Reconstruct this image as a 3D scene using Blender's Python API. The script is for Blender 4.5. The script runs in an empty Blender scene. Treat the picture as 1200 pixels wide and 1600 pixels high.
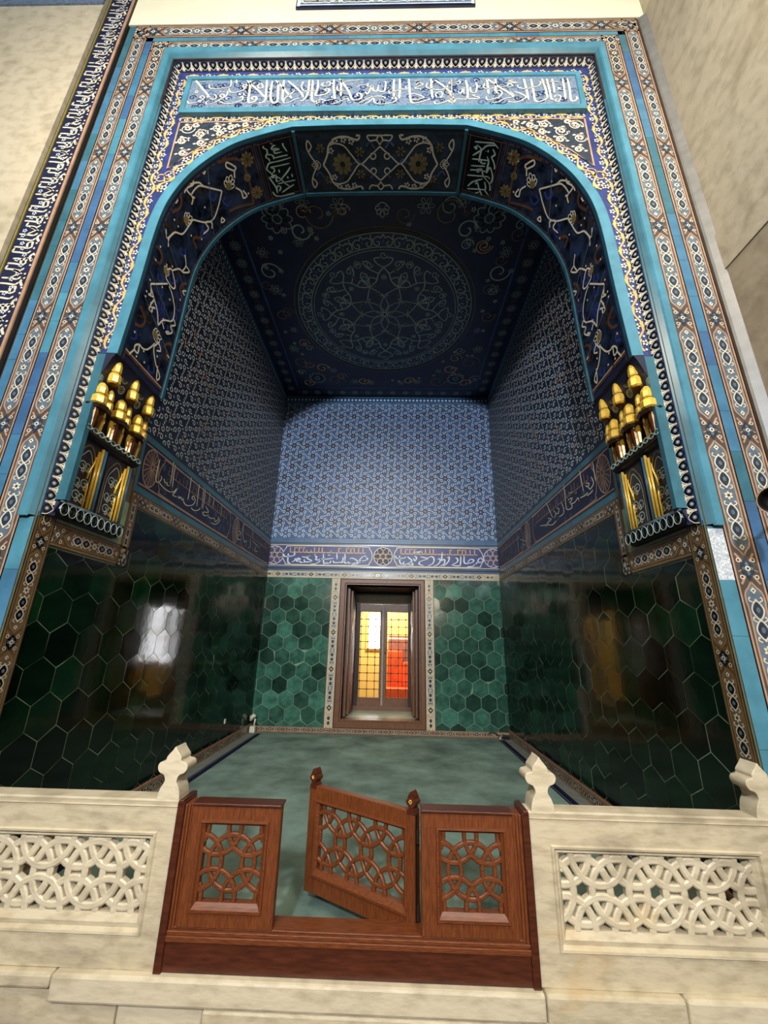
import bpy, bmesh, math, random
import numpy as np
from mathutils import Matrix, Vector
random.seed(7)
RNG = np.random.default_rng(7)
SC = bpy.context.scene
COL = SC.collection
PI = math.pi

# ------------------------------------------------------------------ camera
def look_basis(p, yaw, roll):
    f = Vector((math.sin(yaw)*math.cos(p), math.cos(yaw)*math.cos(p), math.sin(p)))
    r = Vector((math.cos(yaw), -math.sin(yaw), 0)); u = r.cross(f)
    c, s = math.cos(roll), math.sin(roll)
    return c*r + s*u, -s*r + c*u, f
cam_d = bpy.data.cameras.new('camera'); cam = bpy.data.objects.new('camera', cam_d); COL.objects.link(cam)
R_, U_, F_ = look_basis(0.31446, -0.02577, 0.02205)
cam.matrix_world = Matrix(((R_.x, U_.x, -F_.x, 0.1894), (R_.y, U_.y, -F_.y, -2.4388), (R_.z, U_.z, -F_.z, 1.4), (0, 0, 0, 1)))
cam_d.sensor_fit = 'VERTICAL'; cam_d.sensor_height = 36; cam_d.lens = 631.9/1600*36
cam_d.clip_start = 0.02
SC.camera = cam

# ------------------------------------------------------------------ world, lamps, exposure
SC.view_settings.view_transform = 'Standard'; SC.view_settings.look = 'None'
SC.view_settings.gamma = 1.0; SC.view_settings.use_curve_mapping = False
SC.view_settings.exposure = 0.0
wd = bpy.data.worlds.new('world'); SC.world = wd; wd.use_nodes = True
wd.node_tree.nodes['Background'].inputs[0].default_value = (0.9, 0.85, 0.78, 1)
wd.node_tree.nodes['Background'].inputs[1].default_value = 0.035
def area(name, loc, target, size, power, col, size_y=None, spread=180):
    l = bpy.data.lights.new(name, 'AREA'); l.spread = math.radians(spread); l.energy = power; l.color = col; l.size = size
    l.shape = 'RECTANGLE' if size_y else 'DISK'
    if size_y: l.size_y = size_y
    o = bpy.data.objects.new(name, l); COL.objects.link(o); o.location = loc
    o.rotation_euler = (Vector(target)-Vector(loc)).to_track_quat('-Z', 'Y').to_euler()
    return o
area('hall_floodlight', (-0.6, -8.0, 5.5), (0.1, 4.9, 4.2), 0.5, 820, (0.82, 0.90, 1.0))
area('hall_chandelier', (-1.7, -3.5, 6.7), (-1.3, 0, 4.9), 1.2, 110, (1.0, 0.88, 0.70), spread=130)
area('hall_chandelier', (2.0, -3.5, 6.5), (1.5, 0, 4.7), 1.2, 107, (1.0, 0.88, 0.70), spread=130)
area('fence_fill_light', (-1.5, -4.0, 3.0), (-0.9, 0, 0.6), 0.7, 15.5, (1.0, 0.86, 0.66), spread=85)  # pair of low fill lights added to brighten the fence, source unseen
area('fence_fill_light', (1.7, -4.0, 3.0), (1.1, 0, 0.6), 0.7, 17, (1.0, 0.86, 0.66), spread=85)
area('back_room_lamp', (0.0, 7.6, 2.9), (0.0, 8.3, 1.2), 0.8, 110, (1.0, 0.93, 0.75))

# ------------------------------------------------------------------ dimensions (metres)
W, YB, ZC = 2.116, 4.921, 6.343
ZG, ZT = 2.515, 3.215            # top of the green tiles / top of the inscription band
YM = 0.74                        # back edge of the corbels
YF = 0.08                        # recessed spandrel plane
YS = 0.67                        # rear edge of the arch soffit

# ------------------------------------------------------------------ materials
def srgb(h):
    h = h.lstrip('#'); v = [int(h[i:i+2], 16)/255 for i in (0, 2, 4)]
    return tuple(c/12.92 if c <= .04045 else ((c+.055)/1.055)**2.4 for c in v)
MATS = {}
def mat(name, col, rough=.3, spec=.5, var=.12, scale=9, bump=0, bscale=40, metal=0, col2=None, stretch=None, emit=None, tone=False, detail=3):
    m = bpy.data.materials.new(name); m.use_nodes = True; nt = m.node_tree; b = nt.nodes['Principled BSDF']
    c = srgb(col) if isinstance(col, str) else col
    b.inputs['Roughness'].default_value = rough; b.inputs['Specular IOR Level'].default_value = spec
    b.inputs['Metallic'].default_value = metal
    tc = nt.nodes.new('ShaderNodeTexCoord'); mp = nt.nodes.new('ShaderNodeMapping')
    nt.links.new(tc.outputs['Object'], mp.inputs[0])
    if stretch: mp.inputs['Scale'].default_value = stretch
    n = nt.nodes.new('ShaderNodeTexNoise'); n.inputs['Scale'].default_value = scale; n.inputs['Detail'].default_value = detail
    n.inputs['Roughness'].default_value = .6
    nt.links.new(mp.outputs[0], n.inputs['Vector'])
    rp = nt.nodes.new('ShaderNodeValToRGB')
    lo = tuple(x*(1-var) for x in c); hi = srgb(col2) if col2 else tuple(min(1, x*(1+var)) for x in c)
    rp.color_ramp.elements[0].position = .33; rp.color_ramp.elements[1].position = .68
    rp.color_ramp.elements[0].color = (*lo, 1); rp.color_ramp.elements[1].color = (*hi, 1)
    nt.links.new(n.outputs['Fac'], rp.inputs[0]); out = rp.outputs[0]
    if tone:
        at = nt.nodes.new('ShaderNodeAttribute'); at.attribute_name = 'tone'
        mx = nt.nodes.new('ShaderNodeMixRGB'); mx.blend_type = 'MULTIPLY'; mx.inputs[0].default_value = 1
        nt.links.new(out, mx.inputs[1]); nt.links.new(at.outputs['Fac'], mx.inputs[2]); out = mx.outputs[0]
    nt.links.new(out, b.inputs['Base Color'])
    if bump:
        n2 = nt.nodes.new('ShaderNodeTexNoise'); n2.inputs['Scale'].default_value = bscale; n2.inputs['Detail'].default_value = 2
        nt.links.new(mp.outputs[0], n2.inputs['Vector'])
        bp = nt.nodes.new('ShaderNodeBump'); bp.inputs['Strength'].default_value = bump; bp.inputs['Distance'].default_value = .01
        nt.links.new(n2.outputs['Fac'], bp.inputs['Height']); nt.links.new(bp.outputs[0], b.inputs['Normal'])
    if emit:
        b.inputs['Emission Color'].default_value = (*srgb(emit[0]), 1); b.inputs['Emission Strength'].default_value = emit[1]
    MATS[name] = m; return m
def veined(name, base, vein, warm, rough=.45, scale=1.4, bump=.25, stretch=(1, 1, 2.6)):
    m = bpy.data.materials.new(name); m.use_nodes = True; nt = m.node_tree; b = nt.nodes['Principled BSDF']
    b.inputs['Roughness'].default_value = rough
    tc = nt.nodes.new('ShaderNodeTexCoord'); mp = nt.nodes.new('ShaderNodeMapping'); mp.inputs['Scale'].default_value = stretch
    nt.links.new(tc.outputs['Object'], mp.inputs[0])
    def noise(s, d, dist=0):
        n = nt.nodes.new('ShaderNodeTexNoise'); n.inputs['Scale'].default_value = s; n.inputs['Detail'].default_value = d
        n.inputs['Distortion'].default_value = dist; nt.links.new(mp.outputs[0], n.inputs['Vector']); return n
    def ramp(src, stops):
        r = nt.nodes.new('ShaderNodeValToRGB'); cr = r.color_ramp
        while len(cr.elements) < len(stops): cr.elements.new(.5)
        for e, (p, c) in zip(cr.elements, stops): e.position = p; e.color = (*srgb(c), 1)
        nt.links.new(src, r.inputs[0]); return r
    r1 = ramp(noise(scale, 5, 1.2).outputs['Fac'], [(.30, vein), (.47, base), (.62, base), (.80, warm)])
    r2 = ramp(noise(scale*9, 6).outputs['Fac'], [(.25, '#b9b2a2'), (.55, '#ffffff')])
    mx = nt.nodes.new('ShaderNodeMixRGB'); mx.blend_type = 'MULTIPLY'; mx.inputs[0].default_value = .55
    nt.links.new(r1.outputs[0], mx.inputs[1]); nt.links.new(r2.outputs[0], mx.inputs[2]); nt.links.new(mx.outputs[0], b.inputs['Base Color'])
    bp = nt.nodes.new('ShaderNodeBump'); bp.inputs['Strength'].default_value = bump; bp.inputs['Distance'].default_value = .012
    nt.links.new(noise(scale*14, 4).outputs['Fac'], bp.inputs['Height']); nt.links.new(bp.outputs[0], b.inputs['Normal'])
    MATS[name] = m; return m
# glazes
mat('teal_deep', '#2a5361', .35, var=.2)
mat('sand', '#a39475', .5, var=.12); mat('brown_line', '#83683f', .42, var=.2); mat('brown_band', '#5c4526', .42, var=.3, scale=8)
mat('cream', '#d2c9b2', .42, var=.10); mat('bluewhite', '#cbd8e2', .5, var=.12); mat('ochre', '#d6a865', .42, var=.15)
mat('rose', '#8f6a52', .4, var=.2); mat('rose_light', '#b08a6c', .35, var=.15)
mat('turquoise', '#4a8295', .28, var=.18, scale=5); mat('turquoise_dark', '#386775', .28, var=.2, scale=5)
mat('blue_tile', '#437390', .28, var=.2, scale=5); mat('blue_tile_deep', '#3d6288', .40, var=.2, scale=5)
mat('navy', '#171c3a', .5, var=.3, scale=6); mat('cobalt', '#25336f', .42, var=.3, scale=7)
mat('star_dark', '#1a2a58', .5, var=.3, scale=3.5); mat('wall_blue_shaded', '#1b2336', .42, var=.35, scale=3.2)  # side-wall star ground: the blue darkened to stand for weaker light there
mat('hall_carpet', '#4a2a22', .95)
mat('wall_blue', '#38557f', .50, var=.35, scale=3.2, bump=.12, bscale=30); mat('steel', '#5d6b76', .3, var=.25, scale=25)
mat('steel_dark', '#2d3744', .3, var=.3, scale=30); mat('black_glaze', '#0c0e16', .2, var=.3)
mat('brown_tile', '#6a543d', .42, var=.25, scale=8); mat('brown_dark', '#33261c', .3, var=.3); mat('plum', '#504845', .35, var=.2)
mat('soffit_blue', '#0c1022', .25, var=.75, scale=9, col2='#27344c'); mat('soffit_brown', '#553a2a', .35, var=.3); mat('olive', '#75653f', .35, var=.25)
mat('ceiling_blue', '#141a42', .35, var=.4, scale=4); mat('ceiling_inner', '#1a2946', .35, var=.4, scale=5); mat('pale_green', '#a5b8ac', .35, var=.2)
mat('grout', '#6d8a76', .7, var=.2); mat('grout_dark', '#93a284', .7, var=.2)
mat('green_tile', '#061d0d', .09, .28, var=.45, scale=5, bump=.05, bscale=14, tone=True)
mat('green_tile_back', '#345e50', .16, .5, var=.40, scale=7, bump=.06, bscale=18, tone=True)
mat('gold', '#f3bd3c', .25, .6, var=.08, scale=30, metal=.25, col2='#f0c860'); mat('gold_dark', '#6a4520', .3, .6, var=.3, scale=30, metal=.5)
mat('crackled', '#dfe4e6', .25, var=.0, scale=90, col2='#8f9aa6', detail=6)
mat('grey_tile', '#74726c', .4, var=.15); mat('dark_gap', '#1d1712', .7, var=.3); mat('yellow_line', '#8f8034', .4)
veined('marble', '#c6b99c', '#a0947e', '#c0a67c'); veined('marble_white', '#d0c4a8', '#b1a58c', '#cab48a', scale=1.1)
veined('limestone', '#c0b398', '#ad9f84', '#c2aa86', rough=.75, scale=.9, bump=.35, stretch=(1, 1, 1.2)); veined('limestone_brown', '#a3947b', '#8f8068', '#ab9270', rough=.75, scale=.8, bump=.35, stretch=(1, 1, 1.2))
mat('plaster', '#e6ddbd', .8, var=.05, scale=3, bump=.15, bscale=12)
mat('wood', '#69371a', .42, .45, var=.38, scale=9, stretch=(2.0, 22, 22), bump=.08, bscale=20, detail=6); mat('wood_v', '#69371a', .42, .45, var=.38, scale=9, stretch=(22, 22, 2.0), bump=.08, bscale=20, detail=6)
mat('wood_dark', '#4a2415', .35, .5, var=.35, scale=5, stretch=(2.2, 14, 14), detail=6)
mat('old_wood', '#6a4730', .42, .5, var=.35, scale=6, stretch=(12, 12, 2), detail=6); mat('old_wood_grey', '#8f8a84', .5, var=.2, scale=6, stretch=(2, 12, 12))
mat('old_wood_dark', '#2e1c14', .5, var=.3)
mat('carpet', '#71877c', .95, .1, var=.45, scale=1.9, bump=.5, bscale=240, detail=7); mat('carpet_navy', '#131a33', .95, .1, var=.2, bump=.4, bscale=200)
mat('floor_grey', '#6f7469', .8, var=.2); mat('iron', '#3a2a22', .5, metal=.4); mat('brass', '#d8b060', .25, metal=.9)
mat('yellow_paint', '#f2cf72', .8, var=.06, scale=2); mat('orange_cloth', '#e2561c', .7, var=.25, scale=4); mat('mauve', '#8d5a4c', .7, var=.2)
mat('daylight', '#ffffff', .6, emit=('#f4f8ff', 14)); mat('white_plastic', '#c9c6b4', .4); mat('black_plastic', '#121010', .35); mat('bronze', '#2a1c14', .35, metal=.5)
mat('mottled_grey', '#6f7f93', .3, var=.35, scale=40)
mat('marble_sill', '#9fae98', .3, var=.15)
def glass_mat():
    m = bpy.data.materials.new('window_glass'); m.use_nodes = True; b = m.node_tree.nodes['Principled BSDF']
    b.inputs['Transmission Weight'].default_value = 1; b.inputs['Roughness'].default_value = .0; b.inputs['IOR'].default_value = 1.05
    b.inputs['Base Color'].default_value = (1, 1, 1, 1); MATS['window_glass'] = m
glass_mat()

# ------------------------------------------------------------------ mesh tools
class MB:
    """collects faces; build() links them as one mesh object"""
    def __init__(s): s.V = []; s.F = []; s.M = []; s.mats = []; s.tone = []; s.n = 0; s.cur_tone = 1.0
    def mi(s, m):
        if m not in s.mats: s.mats.append(m)
        return s.mats.index(m)
    def add(s, verts, faces, m):
        k = s.mi(m); verts = np.asarray(verts, float); s.V.append(verts)
        for f in faces: s.F.append(tuple(i+s.n for i in f)); s.M.append(k); s.tone.append(s.cur_tone)
        s.n += len(verts)
    def box(s, x0, x1, y0, y1, z0, z1, m):
        v = [(x, y, z) for x in (x0, x1) for y in (y0, y1) for z in (z0, z1)]
        s.add(v, [(0, 1, 3, 2), (4, 6, 7, 5), (0, 4, 5, 1), (2, 3, 7, 6), (0, 2, 6, 4), (1, 5, 7, 3)], m); return s
    def prism(s, pts, axis, a, b, m):
        """polygon (2-D) extruded along an axis"""
        n = len(pts)
        def P(p, h): return {'y': (p[0], h, p[1]), 'x': (h, p[0], p[1]), 'z': (p[0], p[1], h)}[axis]
        v = [P(p, a) for p in pts]+[P(p, b) for p in pts]
        s.add(v, [tuple(range(n)), tuple(range(2*n-1, n-1, -1))]+[(i, (i+1) % n, n+(i+1) % n, n+i) for i in range(n)], m); return s
    def rects(s, prof, m, closed=False, fn=None):
        """loft through rectangles (x0,x1,z0,z1,y): frames, mouldings"""
        v = []
        for x0, x1, z0, z1, y in prof: v += [(x0, y, z0), (x1, y, z0), (x1, y, z1), (x0, y, z1)]
        f = []; n = len(prof)
        for i in range(n if closed else n-1):
            a, b = 4*i, 4*((i+1) % n)
            for k in range(4): f.append((a+k, a+(k+1) % 4, b+(k+1) % 4, b+k))
        if fn: v = [fn(*p) for p in v]
        s.add(v, f, m); return s
    def tube(s, pts, r, m, seg=8, closed=False, flat=1.0):
        p = [Vector(q) for q in pts]; n = len(p); rs = r if hasattr(r, '__len__') else [r]*n; v = []; prev = None
        for i in range(n):
            t = (p[(i+1) % n]-p[i-1]) if closed else (p[min(i+1, n-1)]-p[max(i-1, 0)])
            t.normalize()
            if prev is None: a = Vector((0, 0, 1)) if abs(t.z) < .9 else Vector((1, 0, 0)); prev = t.cross(a).normalized()
            prev = (prev-t*prev.dot(t)).normalized(); b = t.cross(prev)
            for k in range(seg): v.append(p[i]+rs[i]*(math.cos(2*PI*k/seg)*prev+flat*math.sin(2*PI*k/seg)*b))
        f = [(i*seg+k, i*seg+(k+1) % seg, ((i+1) % n)*seg+(k+1) % seg, ((i+1) % n)*seg+k) for i in range(n if closed else n-1) for k in range(seg)]
        if not closed: f += [tuple(range(seg)), tuple(range((n-1)*seg, n*seg))]
        s.add(v, f, m); return s
    def lathe(s, prof, c, m, seg=20, axis='z', a0=0, a1=2*PI):
        full = abs(a1-a0-2*PI) < 1e-6; k = seg if full else seg+1; v = []
        for r, h in prof:
            for i in range(k):
                a = a0+(a1-a0)*i/seg; u, w = r*math.cos(a), r*math.sin(a)
                v.append({'z': (c[0]+u, c[1]+w, c[2]+h), 'y': (c[0]+u, c[1]+h, c[2]+w), 'x': (c[0]+h, c[1]+u, c[2]+w)}[axis])
        f = [(j*k+i, j*k+(i+1) % k, (j+1)*k+(i+1) % k, (j+1)*k+i) for j in range(len(prof)-1) for i in range(seg if full else seg)]
        s.add(v, f, m); return s
    def build(s, name, parent=None, smooth=False, bevel=0, origin=None):
        me = bpy.data.meshes.new(name); V = np.vstack(s.V) if s.V else np.zeros((0, 3))
        if origin is not None: V = V-np.array(origin)
        me.from_pydata(V.tolist(), [], s.F)
        for m in s.mats: me.materials.append(MATS[m])
        me.polygons.foreach_set('material_index', s.M)
        if any(t != 1.0 for t in s.tone) or any(m.startswith('green') for m in s.mats):
            a = me.attributes.new('tone', 'FLOAT', 'FACE'); a.data.foreach_set('value', s.tone)
        if smooth: me.polygons.foreach_set('use_smooth', [True]*len(s.F))
        me.update()
        if not getattr(s, 'raw', False):
            bm = bmesh.new(); bm.from_mesh(me); bmesh.ops.recalc_face_normals(bm, faces=bm.faces); bm.to_mesh(me); bm.free()
        o = bpy.data.objects.new(name, me); COL.objects.link(o)
        if origin is not None: o.location = origin
        if parent: o.parent = parent
        if bevel:
            b = o.modifiers.new('bevel', 'BEVEL'); b.width = bevel; b.segments = 2; b.limit_method = 'ANGLE'
        if smooth and smooth != 'all':
            pass
        return o
def tag(o, label=None, cat=None, group=None, kind=None):
    if label: o['label'] = label
    if cat: o['category'] = cat
    if group: o['group'] = group
    if kind: o['kind'] = kind
    return o
def struct(o): o['kind'] = 'structure'; return o
def empty(name, loc=(0, 0, 0), rz=0):
    o = bpy.data.objects.new(name, None); COL.objects.link(o); o.location = loc; o.rotation_euler = (0, 0, rz); o.empty_display_size = .1; return o

def spline(pts, n=8, closed=False):
    p = np.array(pts, float)
    if len(p) < 3 and not closed: t = np.linspace(0, 1, 3)[:, None]; return p[0]*(1-t)+p[-1]*t
    p = np.vstack([p[-1], p, p[0], p[1]]) if closed else np.vstack([2*p[0]-p[1], p, 2*p[-1]-p[-2]])
    t = np.linspace(0, 1, n, endpoint=False)[:, None]; out = []
    for i in range(1, len(p)-2):
        a, b, c, e = p[i-1:i+3]
        out.append(.5*(2*b+(-a+c)*t+(2*a-5*b+4*c-e)*t*t+(-a+3*b-3*c+e)*t**3))
    if not closed: out.append(p[-2:-1])
    return np.vstack(out)
def ribbon(p, w, closed=False):
    p = np.asarray(p, float)
    d = (np.roll(p, -1, 0)-np.roll(p, 1, 0)) if closed else np.gradient(p, axis=0)
    L = np.hypot(d[:, 0], d[:, 1])+1e-9; nrm = np.stack([-d[:, 1]/L, d[:, 0]/L], 1)
    w = np.broadcast_to(np.asarray(w, float), (len(p),))[:, None]/2
    v = np.vstack([p+nrm*w, p-nrm*w]); n = len(p)
    f = [(i, (i+1) % n, n+(i+1) % n, n+i) for i in range(n if closed else n-1)]
    return v, f
def circ(c, r, n=14, ry=None, rot=0):
    a = np.linspace(0, 2*PI, n, endpoint=False); x, y = r*np.cos(a), (ry or r)*np.sin(a)
    return np.stack([c[0]+x*math.cos(rot)-y*math.sin(rot), c[1]+x*math.sin(rot)+y*math.cos(rot)], 1)
def fan(poly):
    return np.asarray(poly, float), [tuple(range(len(poly)))]
class Motif:
    """2-D drawing: filled shapes and strokes with a glaze and a layer"""
    def __init__(s): s.P = []
    def fill(s, poly, m, l=1): s.P.append((*fan(poly), m, l)); return s
    def stroke(s, pts, w, m, l=1, closed=False, n=6, raw=False, taper=False):
        p = np.array(pts, float) if raw else spline(pts, n, closed)
        if taper: w = w*np.clip(np.minimum(np.linspace(0, 1, len(p))*5, np.linspace(1, 0, len(p))*5)+.25, 0, 1)
        s.P.append((*ribbon(p, w, closed), m, l)); return s
    def pen(s, pts, w, m, l=1, n=7):
        """broad-nib lettering stroke"""
        p = spline(pts, n); d = np.gradient(p, axis=0); th = np.arctan2(d[:, 1], d[:, 0])
        ww = w*(.5+.5*np.abs(np.sin(th-.35)))
        t = np.linspace(0, 1, len(p)); ww = ww*np.clip(np.minimum(t*6+.55, (1-t)*6+.35), 0, 1)
        s.P.append((*ribbon(p, ww), m, l)); return s
    def ring(s, c, r, w, m, l=1, n=16): s.P.append((*ribbon(circ(c, r, n), w, True), m, l)); return s
    def disc(s, c, r, m, l=1, n=12, ry=None, rot=0): s.P.append((*fan(circ(c, r, n, ry, rot)), m, l)); return s
    def put(s, other, M=None, t=(0, 0), sc=1, rot=0, mir=False):
        if M is None:
            c, q = math.cos(rot)*sc, math.sin(rot)*sc; M = np.array([[c, -q], [q, c]])
        if mir: M = M@np.array([[-1, 0], [0, 1]])
        for v, f, m, l in other.P: s.P.append((v@np.asarray(M).T+np.asarray(t), f, m, l))
        return s
    def flower(s, c, r, petal, core, l=1, k=6, line=None):
        for i in range(k):
            a = 2*PI*i/k; s.disc((c[0]+.62*r*math.cos(a), c[1]+.62*r*math.sin(a)), .36*r, petal, l, 8, .28*r, a)
        s.disc(c, .3*r, core, l+1, 8); return s
class Art(MB):
    """flat decoration laid on a surface given by fn(u, v, h) -> x, y, z"""
    raw = True
    def __init__(s, fn, h0=.0015, step=.0009): super().__init__(); s.fn = fn; s.h0 = h0; s.step = step
    def lay(s, mo, clip=None, off=0):
        for v, f, m, l in mo.P:
            if clip is not None:
                x0, x1, y0, y1 = clip
                if len(f) == 1:
                    if (v[:, 0] < x0).any() or (v[:, 0] > x1).any() or (v[:, 1] < y0).any() or (v[:, 1] > y1).any(): continue
                else:
                    ok = (v[:, 0] >= x0) & (v[:, 0] <= x1) & (v[:, 1] >= y0) & (v[:, 1] <= y1); f = [q for q in f if all(ok[i] for i in q)]
                    if not f: continue
            s.add(s.fn(v[:, 0], v[:, 1], s.h0+s.step*(l+off)), f, m)
        return s
    def rect(s, x0, x1, y0, y1, m, l=0, n=1):
        for i in range(n):
            a, b = x0+(x1-x0)*i/n, x0+(x1-x0)*(i+1)/n
            v = np.array([(a, y0), (b, y0), (b, y1), (a, y1)]); s.add(s.fn(v[:, 0], v[:, 1], s.h0+s.step*l), [(0, 1, 2, 3)], m)
        return s
def st(*a): return np.stack(np.broadcast_arrays(*[np.asarray(x, float) for x in a]), 1)
def on_y(y): return lambda u, v, h: st(u, y-h, v)              # plane facing the viewer
def on_left(x): return lambda u, v, h: st(x+h, u, v)           # u = depth, v = height
def on_right(x): return lambda u, v, h: st(x-h, u, v)
def on_ceil(z): return lambda u, v, h: st(u, v, z-h)
def on_floor(z): return lambda u, v, h: st(u, v, z+h)
def traced(s):
    out = []
    for t in s.split('|'):
        w, p = t.split(':'); out.append((float(w), [tuple(int(c)/1000 for c in q.split(',')) for q in p.split()]))
    return out
TOP = "3:-1873,6750 -1835,6702 -1772,6607 -1712,6523 -1671,6449|2:-1893,6417 -1869,6380 -1818,6388 -1764,6414 -1735,6450 -1734,6477 -1760,6496 -1773,6469 -1741,6450|1.5:-1828,6584 -1810,6561 -1820,6539 -1836,6562 -1828,6584|2:-1704,6413 -1693,6368 -1642,6376 -1590,6411 -1570,6438 -1539,6465 -1539,6501 -1564,6517 -1577,6484 -1544,6456|2:-1641,6518 -1615,6484 -1618,6448 -1652,6440 -1691,6468 -1715,6486|2:-1590,6557 -1580,6552|2:-1555,6557 -1545,6551|2:-1717,6672 -1697,6615 -1630,6604 -1538,6621 -1495,6649 -1506,6772|1:-1813,6711 -1756,6725 -1684,6728|2:-1506,6602 -1481,6546 -1422,6545 -1367,6572 -1344,6618 -1337,6655 -1361,6665 -1368,6628 -1325,6608|3:-1449,6742 -1437,6676|2:-1578,6411 -1515,6374 -1445,6373 -1369,6408 -1345,6443 -1361,6480 -1375,6453|2:-1513,6565 -1511,6510 -1528,6465|2:-1389,6513 -1379,6506|2:-1348,6535 -1339,6489|3:-1305,6730 -1298,6626 -1292,6515 -1290,6424 -1273,6379 -1229,6396 -1210,6432 -1220,6468 -1249,6469 -1257,6442 -1232,6423|3:-1340,6730 -1256,6625 -1188,6541 -1132,6458|3:-1140,6736 -1129,6586 -1124,6494 -1122,6422 -1157,6377 -1181,6387|2:-1193,6690 -1167,6615 -1207,6606 -1221,6643 -1193,6690|3:-1084,6716 -1082,6585 -1074,6457 -1042,6375 -1008,6384 -1002,6438 -1012,6584 -1019,6715|2:-1068,6406 -1102,6394 -1134,6377|3:-1050,6725 -974,6620 -905,6508 -864,6435|3:-968,6733 -963,6565 -952,6401|3:-925,6713 -845,6618 -779,6524 -750,6451|2:-846,6562 -882,6504 -933,6436 -933,6373 -882,6382 -828,6426 -772,6443|3:-714,6728 -711,6615 -718,6487 -747,6415 -780,6398|2:-792,6682 -770,6691 -785,6626 -759,6561 -700,6551 -608,6558|3:-679,6727 -673,6578 -668,6432 -641,6386 -602,6395 -605,6359|3:-625,6726 -621,6595 -637,6495 -607,6476 -551,6493 -518,6520 -503,6556 -516,6584 -545,6575 -531,6538|2:-596,6641 -564,6687 -577,6631 -513,6630 -499,6676 -523,6696 -539,6668|3:-467,6732 -463,6611 -444,6446 -445,6419|2:-615,6350 -601,6395 -580,6421 -533,6402 -488,6411 -443,6428|2:-473,6348 -439,6356 -384,6391 -323,6426 -304,6399 -321,6390|3:-415,6741 -363,6646 -311,6534 -283,6443 -259,6407 -202,6415 -181,6459 -200,6505 -228,6496 -216,6460|3:-396,6721 -390,6591 -385,6463|2:-426,6629 -428,6573 -392,6545 -358,6550|1.5:-393,6674 -319,6701 -203,6718|2:-233,6606 -199,6634 -153,6642 -124,6651 -129,6623 -94,6604|2.5:-149,6531 -125,6495 -93,6585 -83,6622 -69,6548 -34,6538 -20,6639|2.5:-23,6551 6,6529 40,6543 49,6666 37,6694|2:-211,6352 -145,6405 -78,6449 -10,6460 48,6437 37,6420|2:-154,6343 -109,6369 -66,6430 -53,6368 -7,6340 84,6348 151,6382 151,6427 128,6445 117,6418 151,6409|2:-8,6402 1,6399|2:28,6402 37,6398|3:130,6721 128,6563 133,6436|3:188,6729 189,6562 185,6417|2:80,6546 93,6500 138,6526 195,6562 298,6560|3:277,6727 285,6542 293,6415 310,6353 377,6360 457,6395 491,6412|2:293,6487 344,6486 423,6431 332,6397 310,6415|2:344,6623 379,6660 414,6631 344,6586 356,6568 425,6576|1.5:333,6689 391,6706|3:496,6723 499,6538 508,6411|2:460,6658 448,6594 493,6565 584,6545 642,6581 667,6626 680,6682|3:530,6703 598,6628 664,6535 707,6462|2:548,6429 538,6483 584,6518 605,6473 582,6428 627,6445|2:524,6376 535,6331 603,6348 671,6391 704,6373|1:698,6719 695,6516 692,6320|2:661,6608 685,6645 731,6662 778,6671 771,6634 730,6635|2.5:659,6526 701,6426 722,6390 704,6355 665,6364 689,6408 734,6399|2:755,6515 782,6487 809,6587 811,6496 839,6495|3:836,6697 848,6568 842,6424 824,6388|2.5:877,6586 880,6513 925,6503 941,6603 932,6658|2:723,6408 790,6398 858,6405 925,6404 954,6422 894,6458 929,6467|2:777,6345 786,6341|2:813,6344 822,6341|3:1044,6712 1048,6583 1048,6474|3:1044,6712 1109,6637 1172,6562 1235,6497 1276,6434|3:1130,6710 1122,6581 1112,6509|2:1017,6638 1008,6574 1058,6555 1116,6572|2:1023,6438 1031,6385 1094,6401 1152,6436 1178,6489 1158,6526 1123,6508 1143,6472|2:1068,6349 1124,6348 1195,6400 1275,6425 1283,6461 1259,6506|2:1173,6580 1231,6597 1257,6634 1288,6596 1229,6570|2:1235,6643 1337,6641 1259,6671 1307,6688|2:1335,6614 1343,6568 1409,6549 1478,6565 1537,6592 1565,6646 1544,6665|3:1405,6705 1415,6558 1422,6378|2.5:1219,6355 1302,6345 1385,6396 1399,6432 1336,6487 1292,6505|3:1474,6704 1480,6520 1483,6377 1514,6350 1572,6375 1609,6410|3:1582,6701 1600,6536 1607,6393|3:1628,6701 1635,6553 1641,6392 1663,6392|3:1679,6700 1682,6571 1678,6480|1.5:1576,6637 1668,6653 1748,6652|2:1670,6409 1691,6444 1733,6426 1702,6347 1672,6374 1729,6390|2:1722,6570 1723,6534 1705,6525|3:1782,6707 1779,6533 1773,6381|3:1828,6706 1830,6532 1823,6380 1847,6353 1885,6388 1878,6423"
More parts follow.
